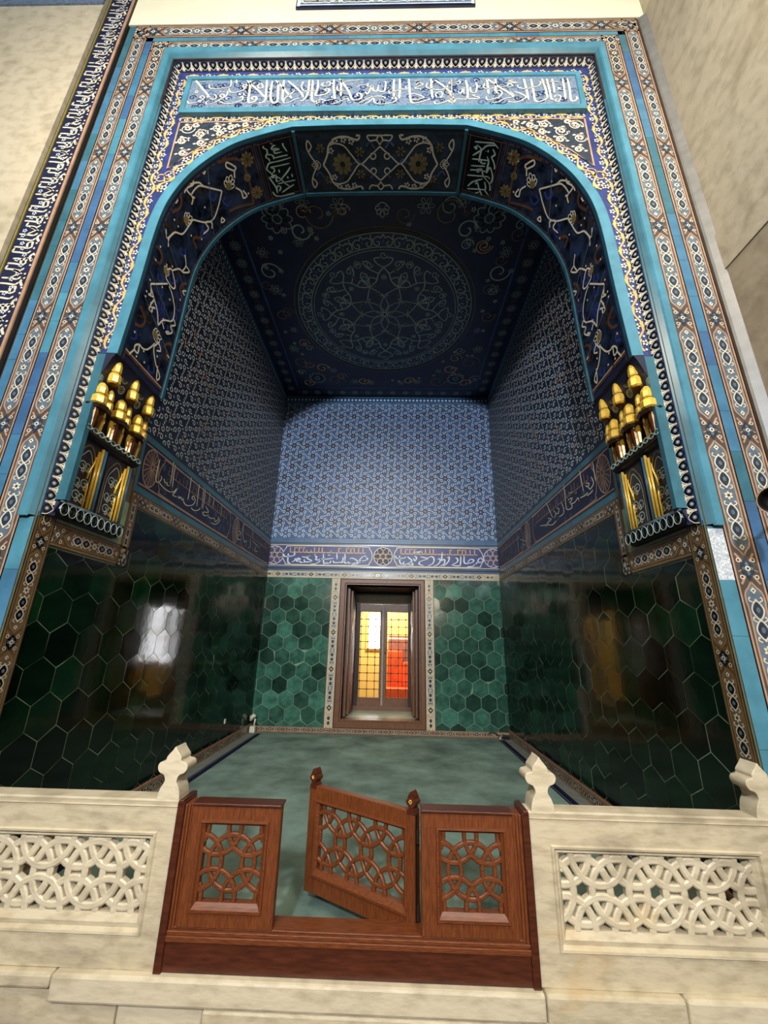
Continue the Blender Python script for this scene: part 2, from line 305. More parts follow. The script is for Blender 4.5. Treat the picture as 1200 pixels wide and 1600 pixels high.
BACK = "2:-302,2937 -373,2918 -424,2863 -405,2827 -335,2846 -282,2874 -319,2910|2:-379,2846 -422,2809 -475,2799|2:-620,2868 -567,2887 -458,2826 -545,2789 -562,2771 -474,2781 -439,2800|2:-775,2789 -706,2813 -687,2787 -635,2814 -625,2788 -581,2797|2:-920,2836 -900,2801 -812,2802 -742,2830 -737,2911|2:-705,2966 -697,2822|2:-1107,2959 -1086,2780 -1042,2795 -1023,2781 -971,2796 -965,2836|2:-1142,2832 -1144,2859 -1046,2861 -905,2881|2:-857,2973 -847,2855|2:-1265,2920 -1227,2894 -1242,2858 -1205,2840 -1153,2859 -1168,2814 -1254,2768 -1342,2766|2:-1505,2898 -1424,2891 -1354,2919 -1404,2873 -1311,2821 -1434,2801 -1456,2854|2:-1683,2796 -1632,2824 -1618,2860 -1577,2807 -1528,2853 -1583,2870 -1523,2799 -1451,2791|2:-1850,2947 -1828,2902 -1729,2904 -1650,2923 -1647,2987|2:-1761,2957 -1756,2804 -1708,2769|2:-1024,2934 -971,2938|2:-1276,2947 -1249,2948|2:1822,2935 1762,2914 1740,2864 1778,2845 1838,2876 1801,2915|2:1740,2864 1699,2814 1660,2804|2:1491,2969 1496,2830 1623,2842 1663,2883 1606,2902 1545,2841|2:1541,2762 1639,2774 1699,2824|2:1432,2958 1417,2809 1387,2779 1270,2783|2:1333,2927 1371,2898 1360,2848 1310,2817 1251,2787|2:1177,2924 1216,2935 1205,2865 1154,2805 1095,2764|2:1091,3003 1078,2873 1117,2893 1136,2864 1115,2804 1036,2763|2:1000,2891 1039,2902 1048,2852 998,2792 920,2761|2:824,2918 903,2939 941,2880 901,2800 822,2769|2:687,2936 765,2917 824,2898 686,2846 667,2796 744,2768|2:550,3013 648,3025 727,3047 628,2995|2:579,2944 618,2914 589,2854 559,2904|2:530,2824 549,2774 452,2793|2:451,2932 530,2853 432,2792 373,2767|2:225,2948 255,2898 373,2900 431,2931|2:303,2949 314,2820 373,2791 383,2841"
SIDEL = "2:1122,3069 1115,2981 1117,2870 1147,2838 1193,2868 1207,2908 1184,2920|2:1160,2854 1264,2829 1385,2829 1458,2863|2:1243,2917 1273,2889 1311,2893 1327,2877 1374,2890|2:1352,3161 1362,3044 1373,2895|2:1397,3157 1401,3025 1417,2889|2:1467,2837 1494,2883 1506,2912 1475,2876 1452,2819 1536,2827|2:1552,2845 1580,2831 1606,2853 1636,2833 1672,2864|2:1746,3141 1755,3009 1755,2869|2:1655,2846 1702,2813 1775,2813 1883,2863 1913,2926 1862,2959 1836,2924 1890,2918|2:1946,3138 1956,2994 1974,2868|2:1850,2814 1929,2808 2023,2845 2064,2886|1.5:2057,3141 2088,3016 2089,2894|1.5:2100,3144 2126,2989 2118,2891|1.5:2237,3140 2250,2976|1.5:2366,3132 2384,2994|2:2185,2947 2276,2902 2183,2871 2133,2848 2198,2829 2301,2875|2:2281,2848 2373,2849 2459,2875 2502,2845 2581,2905 2554,2934|2:2391,2798 2514,2813 2608,2877 2625,2926|1.5:2620,3134 2636,2944|2:3229,2901 3300,2822 3426,2838|2:3296,2951 3393,2928 3323,2877|2:3461,3116 3475,2951 3557,2854 3650,2860 3661,2897|2:3814,2953 3856,2840 3775,2787|2:3921,2945 4322,2912|2:4106,2881 4074,2820 4234,2837|1.5:3854,3124 3909,2977"
SIDER = "2:1171,3125 1169,3017 1166,2912|2:1235,2987 1212,2908 1290,2880 1326,2918|2:1372,2841 1302,2838 1241,2849|2:1450,3179 1439,3037 1426,2909|2:1360,2967 1295,2941 1326,2918 1377,2950|2:1514,2869 1416,2857 1341,2865|2:1855,3168 1855,3006 1852,2860 1713,2839 1774,2924|2:1797,2946 1686,2931 1754,2891 1649,2867 1562,2886 1548,2844|2:1750,3007 1667,2995|2:1596,2955 1570,2949|2:2432,3173 2341,3023 2254,2880|2:1972,2981 1932,2900 1950,2839 2078,2839|2:2110,2960 2053,2927 2098,2887 2187,2929|2:2212,2966 2160,2906 2206,2865|2:2690,2907 2429,2847 2293,2807 2150,2820|2:2406,2927 2307,2882 2421,2873 2507,2840|2:3672,3028 3659,2760|2:3552,2944 3262,2838|2:3236,2931 3284,2760|2:3467,2854 3323,2803"
SOFL = "2:-1144,148 -1144,167 -1120,183 -1120,198 -1120,213 -1144,242 -1120,268 -1120,291|2:-1120,231 -1096,232 -1072,250 -1072,280|2:-1072,144 -1048,156|2:-1024,171 -1048,170 -1072,189 -1048,206 -1048,193 -1000,206 -1048,211 -1048,232 -1024,234 -976,235|2:-952,167 -952,191 -927,242|2:-927,272 -1000,270 -1072,269|2:-903,300 -1024,304 -1120,300 -1144,311 -1167,345 -1144,377 -1120,411 -1120,433 -1144,420 -1096,416 -1096,453 -1096,477 -1048,474|2:-927,346 -1024,344 -1120,339 -1096,356 -1096,379 -1120,390|2:-1048,375 -1048,406|2:-927,380 -976,420 -1048,466|2:-1096,425 -1048,466 -1024,505 -976,553|2:-903,506 -1000,503 -1096,499|2:-927,544 -1000,566 -1072,590|2:-1167,415 -1144,468 -1120,533 -1120,585|2:-1120,540 -1096,518 -1072,539 -1096,572|2:-1167,558 -1144,603 -1072,625 -976,627 -903,633|2:-976,456 -976,478|2:-927,443 -927,474"
SOFR = "2:927,173 1000,165 1096,151 1120,153 1167,182|2:927,289 1000,232 1048,185 1096,170 1144,160|2:927,220 952,209 952,213 952,229 927,220|2:952,194 1000,221 1000,278 1000,332|2:1048,227 1048,230|2:1072,233 1072,213|2:1120,206 1120,203 1144,235 1120,265 1144,295 1167,336 1167,360|2:927,318 1000,310 1096,298|2:1024,315 1024,334 1048,335 1072,326|2:1072,268 1096,306 1096,353 1096,380 1096,404 1120,354 1144,380 1167,423 1167,474 1144,500|2:927,378 1000,367 1072,354|2:927,418 952,411 1024,401 1096,399|2:1048,383 1000,398 1000,417 1024,416|2:1048,391 1072,442 1144,491 1167,535 1167,561|2:903,470 1024,452 1120,439 1144,456|2:927,571 976,518 1072,469|2:976,509 1024,514 1000,533|2:1024,513 1048,559 1072,591 1096,624|2:927,596 1024,578 1120,563|2:1096,490 1120,541 1120,571 1167,604|2:976,642 1072,593"
VINE = "2:-2094,135 -2005,124 -1894,164 -1848,224 -1688,347|2:-2005,238 -2027,195 -1916,185 -1848,224|2:-2072,255 -2027,221 -2050,132 -1961,145 -1938,119|2:-1688,347 -1780,433 -1894,500 -2005,468 -2137,353|2:-2094,527 -2005,535 -2005,468 -1938,513 -1961,562|2:-2137,353 -2336,346 -2438,259 -2581,206 -2531,158|2:-2632,246 -2556,224 -2438,259|2:-1511,312 -1489,260 -1467,235 -1533,167 -1555,198 -1489,260|2:-1533,391 -1489,445 -1489,509 -1445,507 -1467,446|2:-1802,545 -1825,584 -1780,586 -1802,545|2:-1802,90 -1802,138 -1757,107|2:-2221,82 -2241,127 -2201,129|2:-2460,467 -2531,525 -2632,505 -2531,592 -2531,525|2:-2822,312 -2907,327 -2907,434 -2850,462 -2766,369 -2822,312|2:-2766,373 -2658,450 -2632,505|2:-2937,360 -3089,224 -3152,176 -3217,248 -3283,327 -3384,379|2:-3152,176 -3217,203 -3249,180 -3217,252 -3316,233 -3283,294|2:-3316,237 -3350,228 -3350,265 -3316,260 -3316,237|2:-2937,386 -2967,454 -3058,529 -3184,538 -3283,428 -3384,379|2:-3316,419 -3350,462|2:-3152,546 -3184,593 -3249,538 -3283,576 -3350,521 -3350,494 -3316,535|2:-3561,402 -3673,338 -3711,283 -3711,238 -3749,200 -3787,203 -3787,245 -3711,238|2:-3787,203 -3864,165|2:-3561,391 -3635,416 -3711,476 -3749,540 -3787,569 -3825,538 -3711,507|2:-3598,396 -3525,443 -3561,491 -3598,445|2:-2794,577 -2794,622 -2739,629 -2794,577|2:-3454,629 -3525,629 -3525,587"
CLOUD = "2:-2907,122 -2878,205 -2794,220 -2766,168 -2794,112|2:-3598,133 -3561,197 -3489,227 -3454,201 -3419,132|2:-3489,558 -3489,525 -3419,565 -3384,641|2:-3489,558 -3561,601 -3525,660|2:-2632,639 -2739,553 -2822,551 -2850,608|2:-2159,90 -2159,153 -2221,186 -2336,148|2:-1622,131 -1467,163 -1377,224 -1377,301|2:-1377,301 -1377,459 -1400,606|2:-1688,546 -1577,562 -1400,606|2:-2260,561 -2241,469 -2137,535"

# ------------------------------------------------------------------ repeated tile drawings
def band_unit(L, w, field='steel', line='rose_light', ink='cream', dark='black_glaze'):
    """cartouche, chain of dark ovals and a crossing with a flower"""
    mo = Motif(); b = .36*w
    for sg in (1, -1):
        mo.stroke([(-.02*L, sg*b*1.05), (.0, sg*b*.55), (.07*L, 0)], .006, line, 2, n=4)
    for e in (0, L):
        for sg in (1, -1):
            mo.stroke([(e-.10*L, sg*b), (e-.05*L, sg*b*.45), (e, 0), (e+.05*L, -sg*b*.45), (e+.10*L, -sg*b)], .085*w, line, 2, n=5) if e == 0 else None
    mo.fill([(-.075*L, 0), (-.03*L, b*.62), (0, b*.72), (.03*L, b*.62), (.075*L, 0), (.03*L, -b*.62), (0, -b*.72), (-.03*L, -b*.62)], dark, 3)
    for k in range(4):
        a = PI/2*k+.0; mo.disc((.028*L*math.cos(a), .33*b*math.sin(a)*1.15), .016*L, 'steel', 4, 8, .2*b, a)
    mo.disc((0, 0), .11*w, ink, 5, 8); mo.disc((0, 0), .05*w, 'brown_dark', 6, 6)
    top = [(.085*L, 0), (.12*L, .42*b), (.15*L, .85*b), (.20*L, b), (.27*L, .9*b), (.5*L, .97*b), (.73*L, .9*b), (.80*L, b), (.85*L, .85*b), (.88*L, .42*b), (.915*L, 0)]
    bot = [(x, -y) for x, y in reversed(top)]
    mo.fill(top+bot[1:-1], field, 1)
    mo.stroke(top, .065*w, line, 2, n=4); mo.stroke(bot, .065*w, line, 2, n=4)
    for i, c in enumerate((.26, .38, .62, .74)):
        r = .05*L; q = .5*b
        mo.stroke([((c*L)-r*1.15, 0), (c*L, q*1.25), ((c*L)+r*1.15, 0), (c*L, -q*1.25)], .055*w, ink, 3, closed=True, n=5)
        mo.fill(spline([((c*L)-r, 0), (c*L, q), ((c*L)+r, 0), (c*L, -q)], 4, True), dark, 2)
        mo.disc((c*L, 0), .018*L, 'steel', 4, 8, .22*b)
    for c in (.2, .32, .44, .56, .68, .8):
        mo.disc((c*L, 0), .055*w, ink, 4, 6)
        for sg in (1, -1):
            mo.stroke([(c*L-.012*L, sg*.35*b), (c*L, sg*.7*b), (c*L+.018*L, sg*.62*b), (c*L+.012*L, sg*.5*b)], .045*w, ink, 3, n=4)
    mo.flower((.5*L, 0), .19*w, ink, 'brown_dark', 4, 6)
    for c in (.14, .86): mo.fill([(c*L-.022*L, 0), (c*L, .32*b), (c*L+.022*L, 0), (c*L, -.32*b)], ink, 3); mo.disc((c*L, 0), .035*w, 'black_glaze', 4, 6)
    for c in (-.055, .055, .945, 1.055):
        for sg in (1, -1):
            if 0 <= c <= 1: mo.ring((c*L, sg*.78*b), .075*w, .04*w, ink, 3, 8)
    return mo
def lay_band(art, x0, z0, length, w, vertical, bg='brown_tile', line='rose_light', field='steel', L=.93, edge='black_glaze', start=0.0, dark='black_glaze'):
    """band of square cartouche tiles: vertical -> centre line x0, from z0 up; else from x0 along z0"""
    M = np.array([[0, 1], [1, 0]]) if vertical else np.eye(2)
    if vertical: R = lambda a0, a1, b0, b1, m, l, n=1: art.rect(x0+b0, x0+b1, z0+a0, z0+a1, m, l)
    else: R = lambda a0, a1, b0, b1, m, l, n=1: art.rect(x0+a0, x0+a1, z0+b0, z0+b1, m, l)
    R(0, length, -w/2, w/2, bg, 0)
    for sg in (1, -1):
        R(0, length, *sorted((sg*.5*w, sg*.445*w)), edge, 1); R(0, length, *sorted((sg*.445*w, sg*.385*w)), line, 1)
    u = band_unit(L, w*.86, field, line, dark=dark); k = -1
    clip = (x0-w/2, x0+w/2, z0, z0+length) if vertical else (x0, x0+length, z0-w/2, z0+w/2)
    n0 = math.floor(-start/L)-1
    for i in range(n0, int((length-start)/L)+2):
        off = start+i*L
        t = (x0, z0+off) if vertical else (x0+off, z0)
        art.lay(Motif().put(u, M, t), clip)
def path_frame(path):
    p = np.asarray(path, float); d = np.diff(p, axis=0); L = np.hypot(*d.T); S = np.concatenate([[0], np.cumsum(L)])
    def at(s, o):
        i = int(np.clip(np.searchsorted(S, s)-1, 0, len(L)-1)); t = d[i]/L[i]; q = p[i]+t*(s-S[i]); return q+o*np.array([-t[1], t[0]])
    return at, S[-1]
def scroll(path, amp, period=.32, w=.02, ink='ochre', dot='cream', line2='steel'):
    """yellow vine with leaves and small white flowers following a path"""
    at, T = path_frame(path); mo = Motif(); n = max(1, round(T/period)); per = T/n
    s = np.linspace(0, T, n*14+1); p = np.array([at(x, amp*math.sin(2*PI*x/per)) for x in s]); mo.stroke(p, w, ink, 3, raw=True)
    s2 = np.linspace(0, T, n*14+1); p = np.array([at(x, .9*amp*math.cos(2*PI*x/per*1.5)) for x in s2]); mo.stroke(p, w*.45, line2, 2, raw=True)
    for i in range(2*n):
        x = (i+.5)*per/2; sg = 1 if i % 2 == 0 else -1
        c = at(x, sg*amp*.75); a = at(x-.13*per, sg*amp*.2); b = at(x+.12*per, sg*amp*.35); e = at(x+.02*per, sg*amp*1.25); g = at(x+.16*per, sg*amp*.95)
        mo.fill([at(x-.16*per, sg*amp*.45), at(x-.10*per, sg*amp*1.15), at(x-.03*per, sg*amp*1.0), at(x+.0*per, sg*amp*1.55), at(x+.05*per, sg*amp*1.0), at(x+.17*per, sg*amp*1.1), at(x+.10*per, sg*amp*.55), at(x+.12*per, sg*amp*.05), at(x, sg*amp*.4)], ink, 4)
        mo.flower(at(x, -sg*amp*.62), max(.026, amp*.95), dot, 'brown_dark', 4, 5)
        for o in (-.2, .2): mo.disc(at(x+o*per, -sg*amp*.55), .010, dot, 3, 6)
    return mo
def lotus_unit(p=.088, h=.10):
    """dark bud, pale spear and teeth: u along, v from outer (0) to inner (h)"""
    mo = Motif()
    mo.fill(spline([(0, .06*h), (.36*p, .3*h), (.30*p, .55*h), (0, .72*h), (-.30*p, .55*h), (-.36*p, .3*h)], 4, True), 'black_glaze', 1)
    mo.disc((0, .36*h), .17*p, 'steel', 2, 8, .17*h); mo.disc((0, .36*h), .07*p, 'cream', 3, 6)
    mo.stroke([(-.47*p, .1*h), (-.42*p, .42*h), (-.2*p, .68*h), (0, .80*h), (.2*p, .68*h), (.42*p, .42*h), (.47*p, .1*h)], .055*p, 'cream', 3, n=4)
    mo.fill([(.5*p, .30*h), (.60*p, .62*h), (.74*p, .66*h), (.66*p, .74*h), (.63*p, .90*h), (.55*p, .78*h), (.5*p, .97*h), (.45*p, .78*h), (.37*p, .90*h), (.34*p, .74*h), (.26*p, .66*h), (.40*p, .62*h)], 'cream', 4)
    return mo
def rosette(r, petals=8, ink='cream', core='olive', line=None):
    mo = Motif()
    for i in range(petals):
        a = 2*PI*i/petals
        q = [(.28*r*math.cos(a-.3), .28*r*math.sin(a-.3)), (.8*r*math.cos(a-.28), .8*r*math.sin(a-.28)), (r*math.cos(a), r*math.sin(a)), (.8*r*math.cos(a+.28), .8*r*math.sin(a+.28)), (.28*r*math.cos(a+.3), .28*r*math.sin(a+.3))]
        if line: mo.stroke(q, .07*r, ink, 3, n=3)
        else: mo.fill(q, ink, 3)
    mo.disc((0, 0), .3*r, core, 4, 10); mo.ring((0, 0), .3*r, .07*r, ink, 5, 10)
    return mo
def palmette(r, ink='cream', core='olive'):
    mo = Motif()
    for a, l in ((-1.15, .75), (-.55, .95), (0, 1.15), (.55, .95), (1.15, .75)):
        d = np.array([math.sin(a), math.cos(a)]); e = np.array([d[1], -d[0]])
        mo.stroke([d*.25*r-e*.1*r, d*.7*l*r-e*.22*r, d*l*r, d*.7*l*r+e*.22*r, d*.25*r+e*.1*r], .11*r, ink, 3, n=4)
    mo.disc((0, .12*r), .3*r, core, 2, 8); mo.stroke([(-.5*r, -.1*r), (0, -.35*r), (.5*r, -.1*r)], .11*r, ink, 3, n=4)
    return mo
def curl_scroll(r, ink, w, turns=1.35, sg=1):
    t = np.linspace(0, 1, 22); a = sg*2*PI*turns*t; q = r*(1-.78*t); return np.stack([q*np.cos(a), q*np.sin(a)], 1)

def star_field(art, x0, x1, z0, z1, a=.264, ink='bluewhite', joints=0, dark='star_dark'):
    """hexagonal star tiles with six hooked drops each"""
    row = a*math.sqrt(3)/2; cell = Motif()
    sta = []
    for k in range(12):
        th = PI/6*k; r_ = (.44 if k % 2 else .30)*a; sta.append((r_*math.cos(th), r_*math.sin(th)))
    cell.fill(sta, dark, 1)
    for k in range(6):
        th = PI/3*k+PI/6; c = np.array([math.cos(th), math.sin(th)]); e = np.array([-c[1], c[0]]); o = c*.30*a
        cell.stroke([o+c*.16*a-e*.12*a, o+c*.03*a-e*.10*a, o-c*.07*a-e*.04*a, o-c*.055*a+e*.055*a, o+c*.04*a+e*.075*a, o+c*.09*a+e*.005*a, o+c*.04*a-e*.03*a], .040*a, ink, 3, n=4)
        p = PI/3*k; q = np.array([math.cos(p), math.sin(p)]); g = np.array([-q[1], q[0]])
        cell.fill([q*.50*a-g*.035*a, q*.42*a, q*.50*a+g*.035*a], ink, 3)
        cell.stroke([q*.30*a, q*.18*a+g*.025*a, q*.07*a], .014*a, 'steel', 2, n=3)
        if k % 2 == 0: cell.disc(c*.577*a, .030*a, ink, 2, 6)
    cell.disc((0, 0), .045*a, ink, 2, 6); cell.disc((0, 0), .02*a, 'navy', 3, 6)
    rgj = np.random.default_rng(31); hexa = [np.array([math.cos(PI/3*k+PI/6), math.sin(PI/3*k+PI/6)])*.577*a for k in range(6)]
    j = 0; z = z0+.45*row
    while z < z1+row:
        x = x0+(a/2 if j % 2 else 0)-a
        while x < x1+a:
            art.lay(Motif().put(cell, t=(x, z)), (x0, x1, z0, z1))
            for k in range(3):                         # pale open joints between some tiles
                if rgj.random() < joints: art.lay(Motif().stroke([hexa[k]+(x, z), (hexa[k]+hexa[k+1])/2+(x, z)+rgj.normal(0, .004, 2), hexa[k+1]+(x, z)], .012, 'rose_light', 4, n=3), (x0, x1, z0, z1))
            x += a
        z += row; j += 1
def clip_poly(p, x0, x1, y0, y1):
    for ax, lim, sg in ((0, x0, 1), (0, x1, -1), (1, y0, 1), (1, y1, -1)):
        out = []
        for i in range(len(p)):
            a, b = p[i-1], p[i]; da, db = sg*(a[ax]-lim), sg*(b[ax]-lim)
            if (da >= 0) != (db >= 0): t = da/(da-db); out.append(a+(b-a)*t)
            if db >= 0: out.append(b)
        p = out
        if len(p) < 3: return None
    return p
def hex_tiles(art, rectlist, m, w=.26, gap=.0035, tilt=.006, lo=.35, hi=1.5, ox=0, oz=0, seed=1):
    rg = np.random.default_rng(seed); R = w/math.sqrt(3); rr = R-gap
    X0 = min(r[0] for r in rectlist); X1 = max(r[1] for r in rectlist); Z0 = min(r[2] for r in rectlist); Z1 = max(r[3] for r in rectlist)
    ang = np.array([PI/2+PI/3*k for k in range(6)]); hx = np.stack([rr*np.cos(ang), rr*np.sin(ang)], 1); j = 0; z = Z0-R+oz
    while z < Z1+R:
        x = X0-w+ox+(w/2 if j % 2 else 0)
        while x < X1+w:
            tn = rg.choice([lo, .6, .85, 1.0, 1.25, hi], p=[.20, .22, .22, .18, .12, .06])*rg.uniform(.85, 1.15); tx, tz = rg.normal(0, tilt, 2)
            parts = [hx+np.array([x, z])]
            if rg.random() < .05:                       # a cracked tile
                k = rg.integers(0, 3); h = parts[0]; c = (h[k]+h[k-1])/2; d = (h[k+3]+h[k+2])/2
                parts = [np.vstack([h[k:k+3], [d*.99+c*.01], [c*.99+d*.01]]), np.vstack([h[[(k+3) % 6, (k+4) % 6, (k+5) % 6][:1]], h[[(k+4) % 6]], h[[(k+5) % 6]], [c], [d]])]
            for P in parts:
                for r in rectlist:
                    q = clip_poly([np.array(p) for p in P], *r)
                    if q is None: continue
                    q = np.array(q); h = .005+(q[:, 0]-x)*tx+(q[:, 1]-z)*tz
                    art.cur_tone = float(tn); art.add(art.fn(q[:, 0], q[:, 1], h), [tuple(range(len(q)))], m); art.cur_tone = 1.0
            x += w
        z += 1.5*R; j += 1

# ------------------------------------------------------------------ room shell
def slab(name, *b, m='floor_grey', parent=None):
    o = MB().box(*b, m).build(name, parent); return struct(o) if parent is None else o
slab('floor', -2.45, 2.45, .0, YB+.3, -.3, 0, m='floor_grey')
wl = slab('wall_left', -W-.3, -W, 0, YB+.3, -.3, ZC+.2, m='brown_tile')
wr = slab('wall_right', W, W+.3, 0, YB+.3, -.3, ZC+.2, m='brown_tile')
slab('ceiling', -W-.3, W+.3, YF+.3, YB+.3, ZC, ZC+.3, m='ceiling_blue')
WX0, WX1, WZ0, WZ1 = -.64, .655, .215, 2.40        # window opening
wb = MB(); D = 1.35
for b in ((-W-.3, WX0, -.3, ZC+.2), (WX1, W+.3, -.3, ZC+.2), (WX0, WX1, -.3, WZ0-.03), (WX0, WX1, WZ1, ZC+.2)): wb.box(b[0], b[1], YB, YB+D, b[2], b[3], 'brown_tile')
wb = struct(wb.build('wall_back'))

# --- side walls: green tiles, brown borders, inscription band, star tiles
TR_L = traced(SIDEL); TR_R = traced(SIDER)
for side, wall, fn in ((-1, wl, on_left(-W)), (1, wr, on_right(W))):
    tl = Art(fn); yb = YB
    tl.rect(.0, yb, .09, ZG, 'grout_dark', 0)
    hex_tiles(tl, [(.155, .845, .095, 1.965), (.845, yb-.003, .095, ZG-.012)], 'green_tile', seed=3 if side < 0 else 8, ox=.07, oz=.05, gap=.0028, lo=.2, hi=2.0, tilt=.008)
    tl.build('hexagonal_tiles', wall)
    br = Art(fn, .007)
    lay_band(br, .08, 0.0, 2.17, .15, True, bg='brown_band', line='brown_line', field='brown_tile', L=.62, edge='brown_dark', start=.12)
    lay_band(br, .155, 2.06, .80, .17, False, bg='brown_band', line='brown_line', field='brown_tile', L=.72, edge='brown_dark', start=.04)
    lay_band(br, .90, 1.975, .66, .115, True, bg='brown_band', line='brown_line', field='brown_tile', L=.62, edge='brown_dark', start=.05)
    lay_band(br, .955, 2.575, yb-.955, .125, False, bg='brown_band', line='brown_line', field='brown_tile', L=.60, edge='brown_dark', start=.05)
    br.build('patterned_border', wall)
    ins = Art(fn, .006)
    ins.rect(.84, yb, 2.64, 3.21, 'turquoise_dark', 0); ins.rect(.88, yb, 2.70, 3.15, 'black_glaze', 1); ins.rect(.89, yb, 2.715, 3.135, 'navy', 2)
    for z in (2.728, 3.12): ins.rect(.89, yb, z-.006, z+.006, 'rose_light', 3)
    mo = Motif(); cz = 2.925
    for y0, y1 in ((1.16, 2.98), (3.42, 4.86)):
        mo.stroke([(y0, cz), (y0+.05, cz+.14), (y0+.2, cz+.185), (y1-.2, cz+.185), (y1-.05, cz+.14), (y1, cz), (y1-.05, cz-.14), (y1-.2, cz-.185), (y0+.2, cz-.185), (y0+.05, cz-.14)], .012, 'rose_light', 4, True)
        # pale kufic line behind the script
        mo.stroke([(y0+.15, cz+.06), (y1-.15, cz+.06)], .012, 'rose', 4, n=3)
        for i in range(int((y1-y0)/.075)-3):
            x = y0+.15+i*.075; mo.stroke([(x, cz+.06), (x, cz+(.16 if i % 3 else .11))], .012, 'rose', 4, n=3)
    for yc in (1.02, 3.2):
        mo.disc((yc, cz), .12, 'brown_dark', 3, 16, .185); mo.stroke(circ((yc, cz), .12, 16, .185), .012, 'rose_light', 4, closed=True, raw=True)
        for k in range(8):
            a = PI/8*k; c, s_ = math.cos(a), math.sin(a); mo.stroke([(yc-.11*c, cz-.17*s_), (yc+.02, cz+.02), (yc+.11*c, cz+.17*s_)], .008, 'rose_light', 4, n=4)
    for w, p in (TR_L if side < 0 else TR_R): mo.pen([(q[0], q[1]) for q in p], .0085*w, 'cream', 6)
    for i in range(60):
        y, z = RNG.uniform(1.2, 4.8), RNG.uniform(2.75, 3.1); mo.ring((y, z), .022, .006, 'steel', 3, 8)
    ins.lay(mo, (.88, yb, 2.70, 3.15)); ins.build('inscription_band', wall)
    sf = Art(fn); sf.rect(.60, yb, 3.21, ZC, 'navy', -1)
    sf.rect(.60, yb, 3.215, 6.17, 'wall_blue_shaded', 0); sf.rect(.6, yb, 6.18, ZC, 'turquoise_dark', 1); sf.rect(.6, yb, 6.225, 6.30, 'navy', 2)
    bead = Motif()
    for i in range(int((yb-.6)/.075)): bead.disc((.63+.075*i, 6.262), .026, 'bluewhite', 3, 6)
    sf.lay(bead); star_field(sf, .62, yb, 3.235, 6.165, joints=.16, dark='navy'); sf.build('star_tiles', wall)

# --- back wall
fn = on_y(YB)
tl = Art(fn); hx = .925
for a, b in ((-W, -hx), (hx, W)): tl.rect(a, b, .07, ZG, 'grout', 0)
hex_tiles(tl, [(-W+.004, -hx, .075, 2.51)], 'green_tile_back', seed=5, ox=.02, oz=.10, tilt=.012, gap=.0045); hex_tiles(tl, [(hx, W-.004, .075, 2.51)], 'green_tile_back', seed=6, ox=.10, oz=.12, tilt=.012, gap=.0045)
tl.build('hexagonal_tiles', wb)
br = Art(fn, .006)
for x in (-.84, .84): lay_band(br, x, .07, 2.44, .155, True, bg='sand', line='cream', field='steel', L=.60, edge='brown_dark', start=.3)
lay_band(br, -W, 2.575, 2*W, .13, False, bg='sand', line='cream', field='steel', L=.61, edge='brown_dark', start=.2)
br.build('patterned_border', wb)
ins = Art(fn, .006)
ins.rect(-W, W, 2.64, 3.21, 'blue_tile_deep', 0); ins.rect(-W, W, 2.715, 3.14, 'black_glaze', 1); ins.rect(-W, W, 2.725, 3.13, 'cobalt', 2); ins.rect(-W, W, 2.665, 2.70, 'navy', 2); ins.rect(-W, W, 3.155, 3.17, 'navy', 2)
for z in (2.735, 3.122): ins.rect(-W, W, z-.006, z+.006, 'cream', 3)
mo = Motif(); cz = 2.928
for x0, x1 in ((-1.86, -.20), (.20, 1.84)):
    mo.stroke([(x0, cz), (x0+.05, cz+.13), (x0+.2, cz+.175), (x1-.2, cz+.175), (x1-.05, cz+.13), (x1, cz), (x1-.05, cz-.13), (x1-.2, cz-.175), (x0+.2, cz-.175), (x0+.05, cz-.13)], .014, 'cream', 4, True)
    rg = np.random.default_rng(4); x = x0+.13
    while x < x1-.14:                                  # the yellow kufic line
        k = rg.integers(0, 4); dx = .05+.02*rg.integers(0, 2)
        mo.stroke([(x, cz+.055), (x+dx, cz+.055)], .016, 'ochre', 4, n=3)
        if k: mo.stroke([(x, cz+.055), (x, cz+(.15 if k > 1 else .10))], .016, 'ochre', 4, n=3)
        if k == 3: mo.stroke([(x, cz+.14), (x+dx*.8, cz+.14)], .014, 'ochre', 4, n=3)
        x += dx+.012
for xc in (-2.02, 0, 2.02):
    mo.disc((xc, cz), .165, 'navy', 3, 20); mo.ring((xc, cz), .17, .014, 'cream', 4, 24); mo.ring((xc, cz), .045, .010, 'ochre', 4, 12)
    for k in range(6):
        a = PI/3*k; mo.stroke([(xc+.045*math.cos(a), cz+.045*math.sin(a)), (xc+.1*math.cos(a+.5), cz+.1*math.sin(a+.5)), (xc+.16*math.cos(a+.2), cz+.16*math.sin(a+.2))], .010, 'ochre', 4, n=5)
        mo.stroke([(xc+.045*math.cos(a), cz+.045*math.sin(a)), (xc+.1*math.cos(a-.5), cz+.1*math.sin(a-.5)), (xc+.16*math.cos(a-.2), cz+.16*math.sin(a-.2))], .010, 'cream', 4, n=5)
for w, p in traced(BACK): mo.pen(p, .027, 'bluewhite', 6)
ins.lay(mo, (-W, W, 2.70, 3.16)); ins.build('inscription_band', wb)
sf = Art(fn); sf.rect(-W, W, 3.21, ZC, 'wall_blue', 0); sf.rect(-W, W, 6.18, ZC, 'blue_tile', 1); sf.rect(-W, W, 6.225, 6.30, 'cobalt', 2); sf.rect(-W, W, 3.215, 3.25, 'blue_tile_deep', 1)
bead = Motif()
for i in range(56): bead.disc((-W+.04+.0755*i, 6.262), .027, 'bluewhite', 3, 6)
sf.lay(bead); star_field(sf, -W, W, 3.255, 6.175); sf.build('star_tiles', wb)

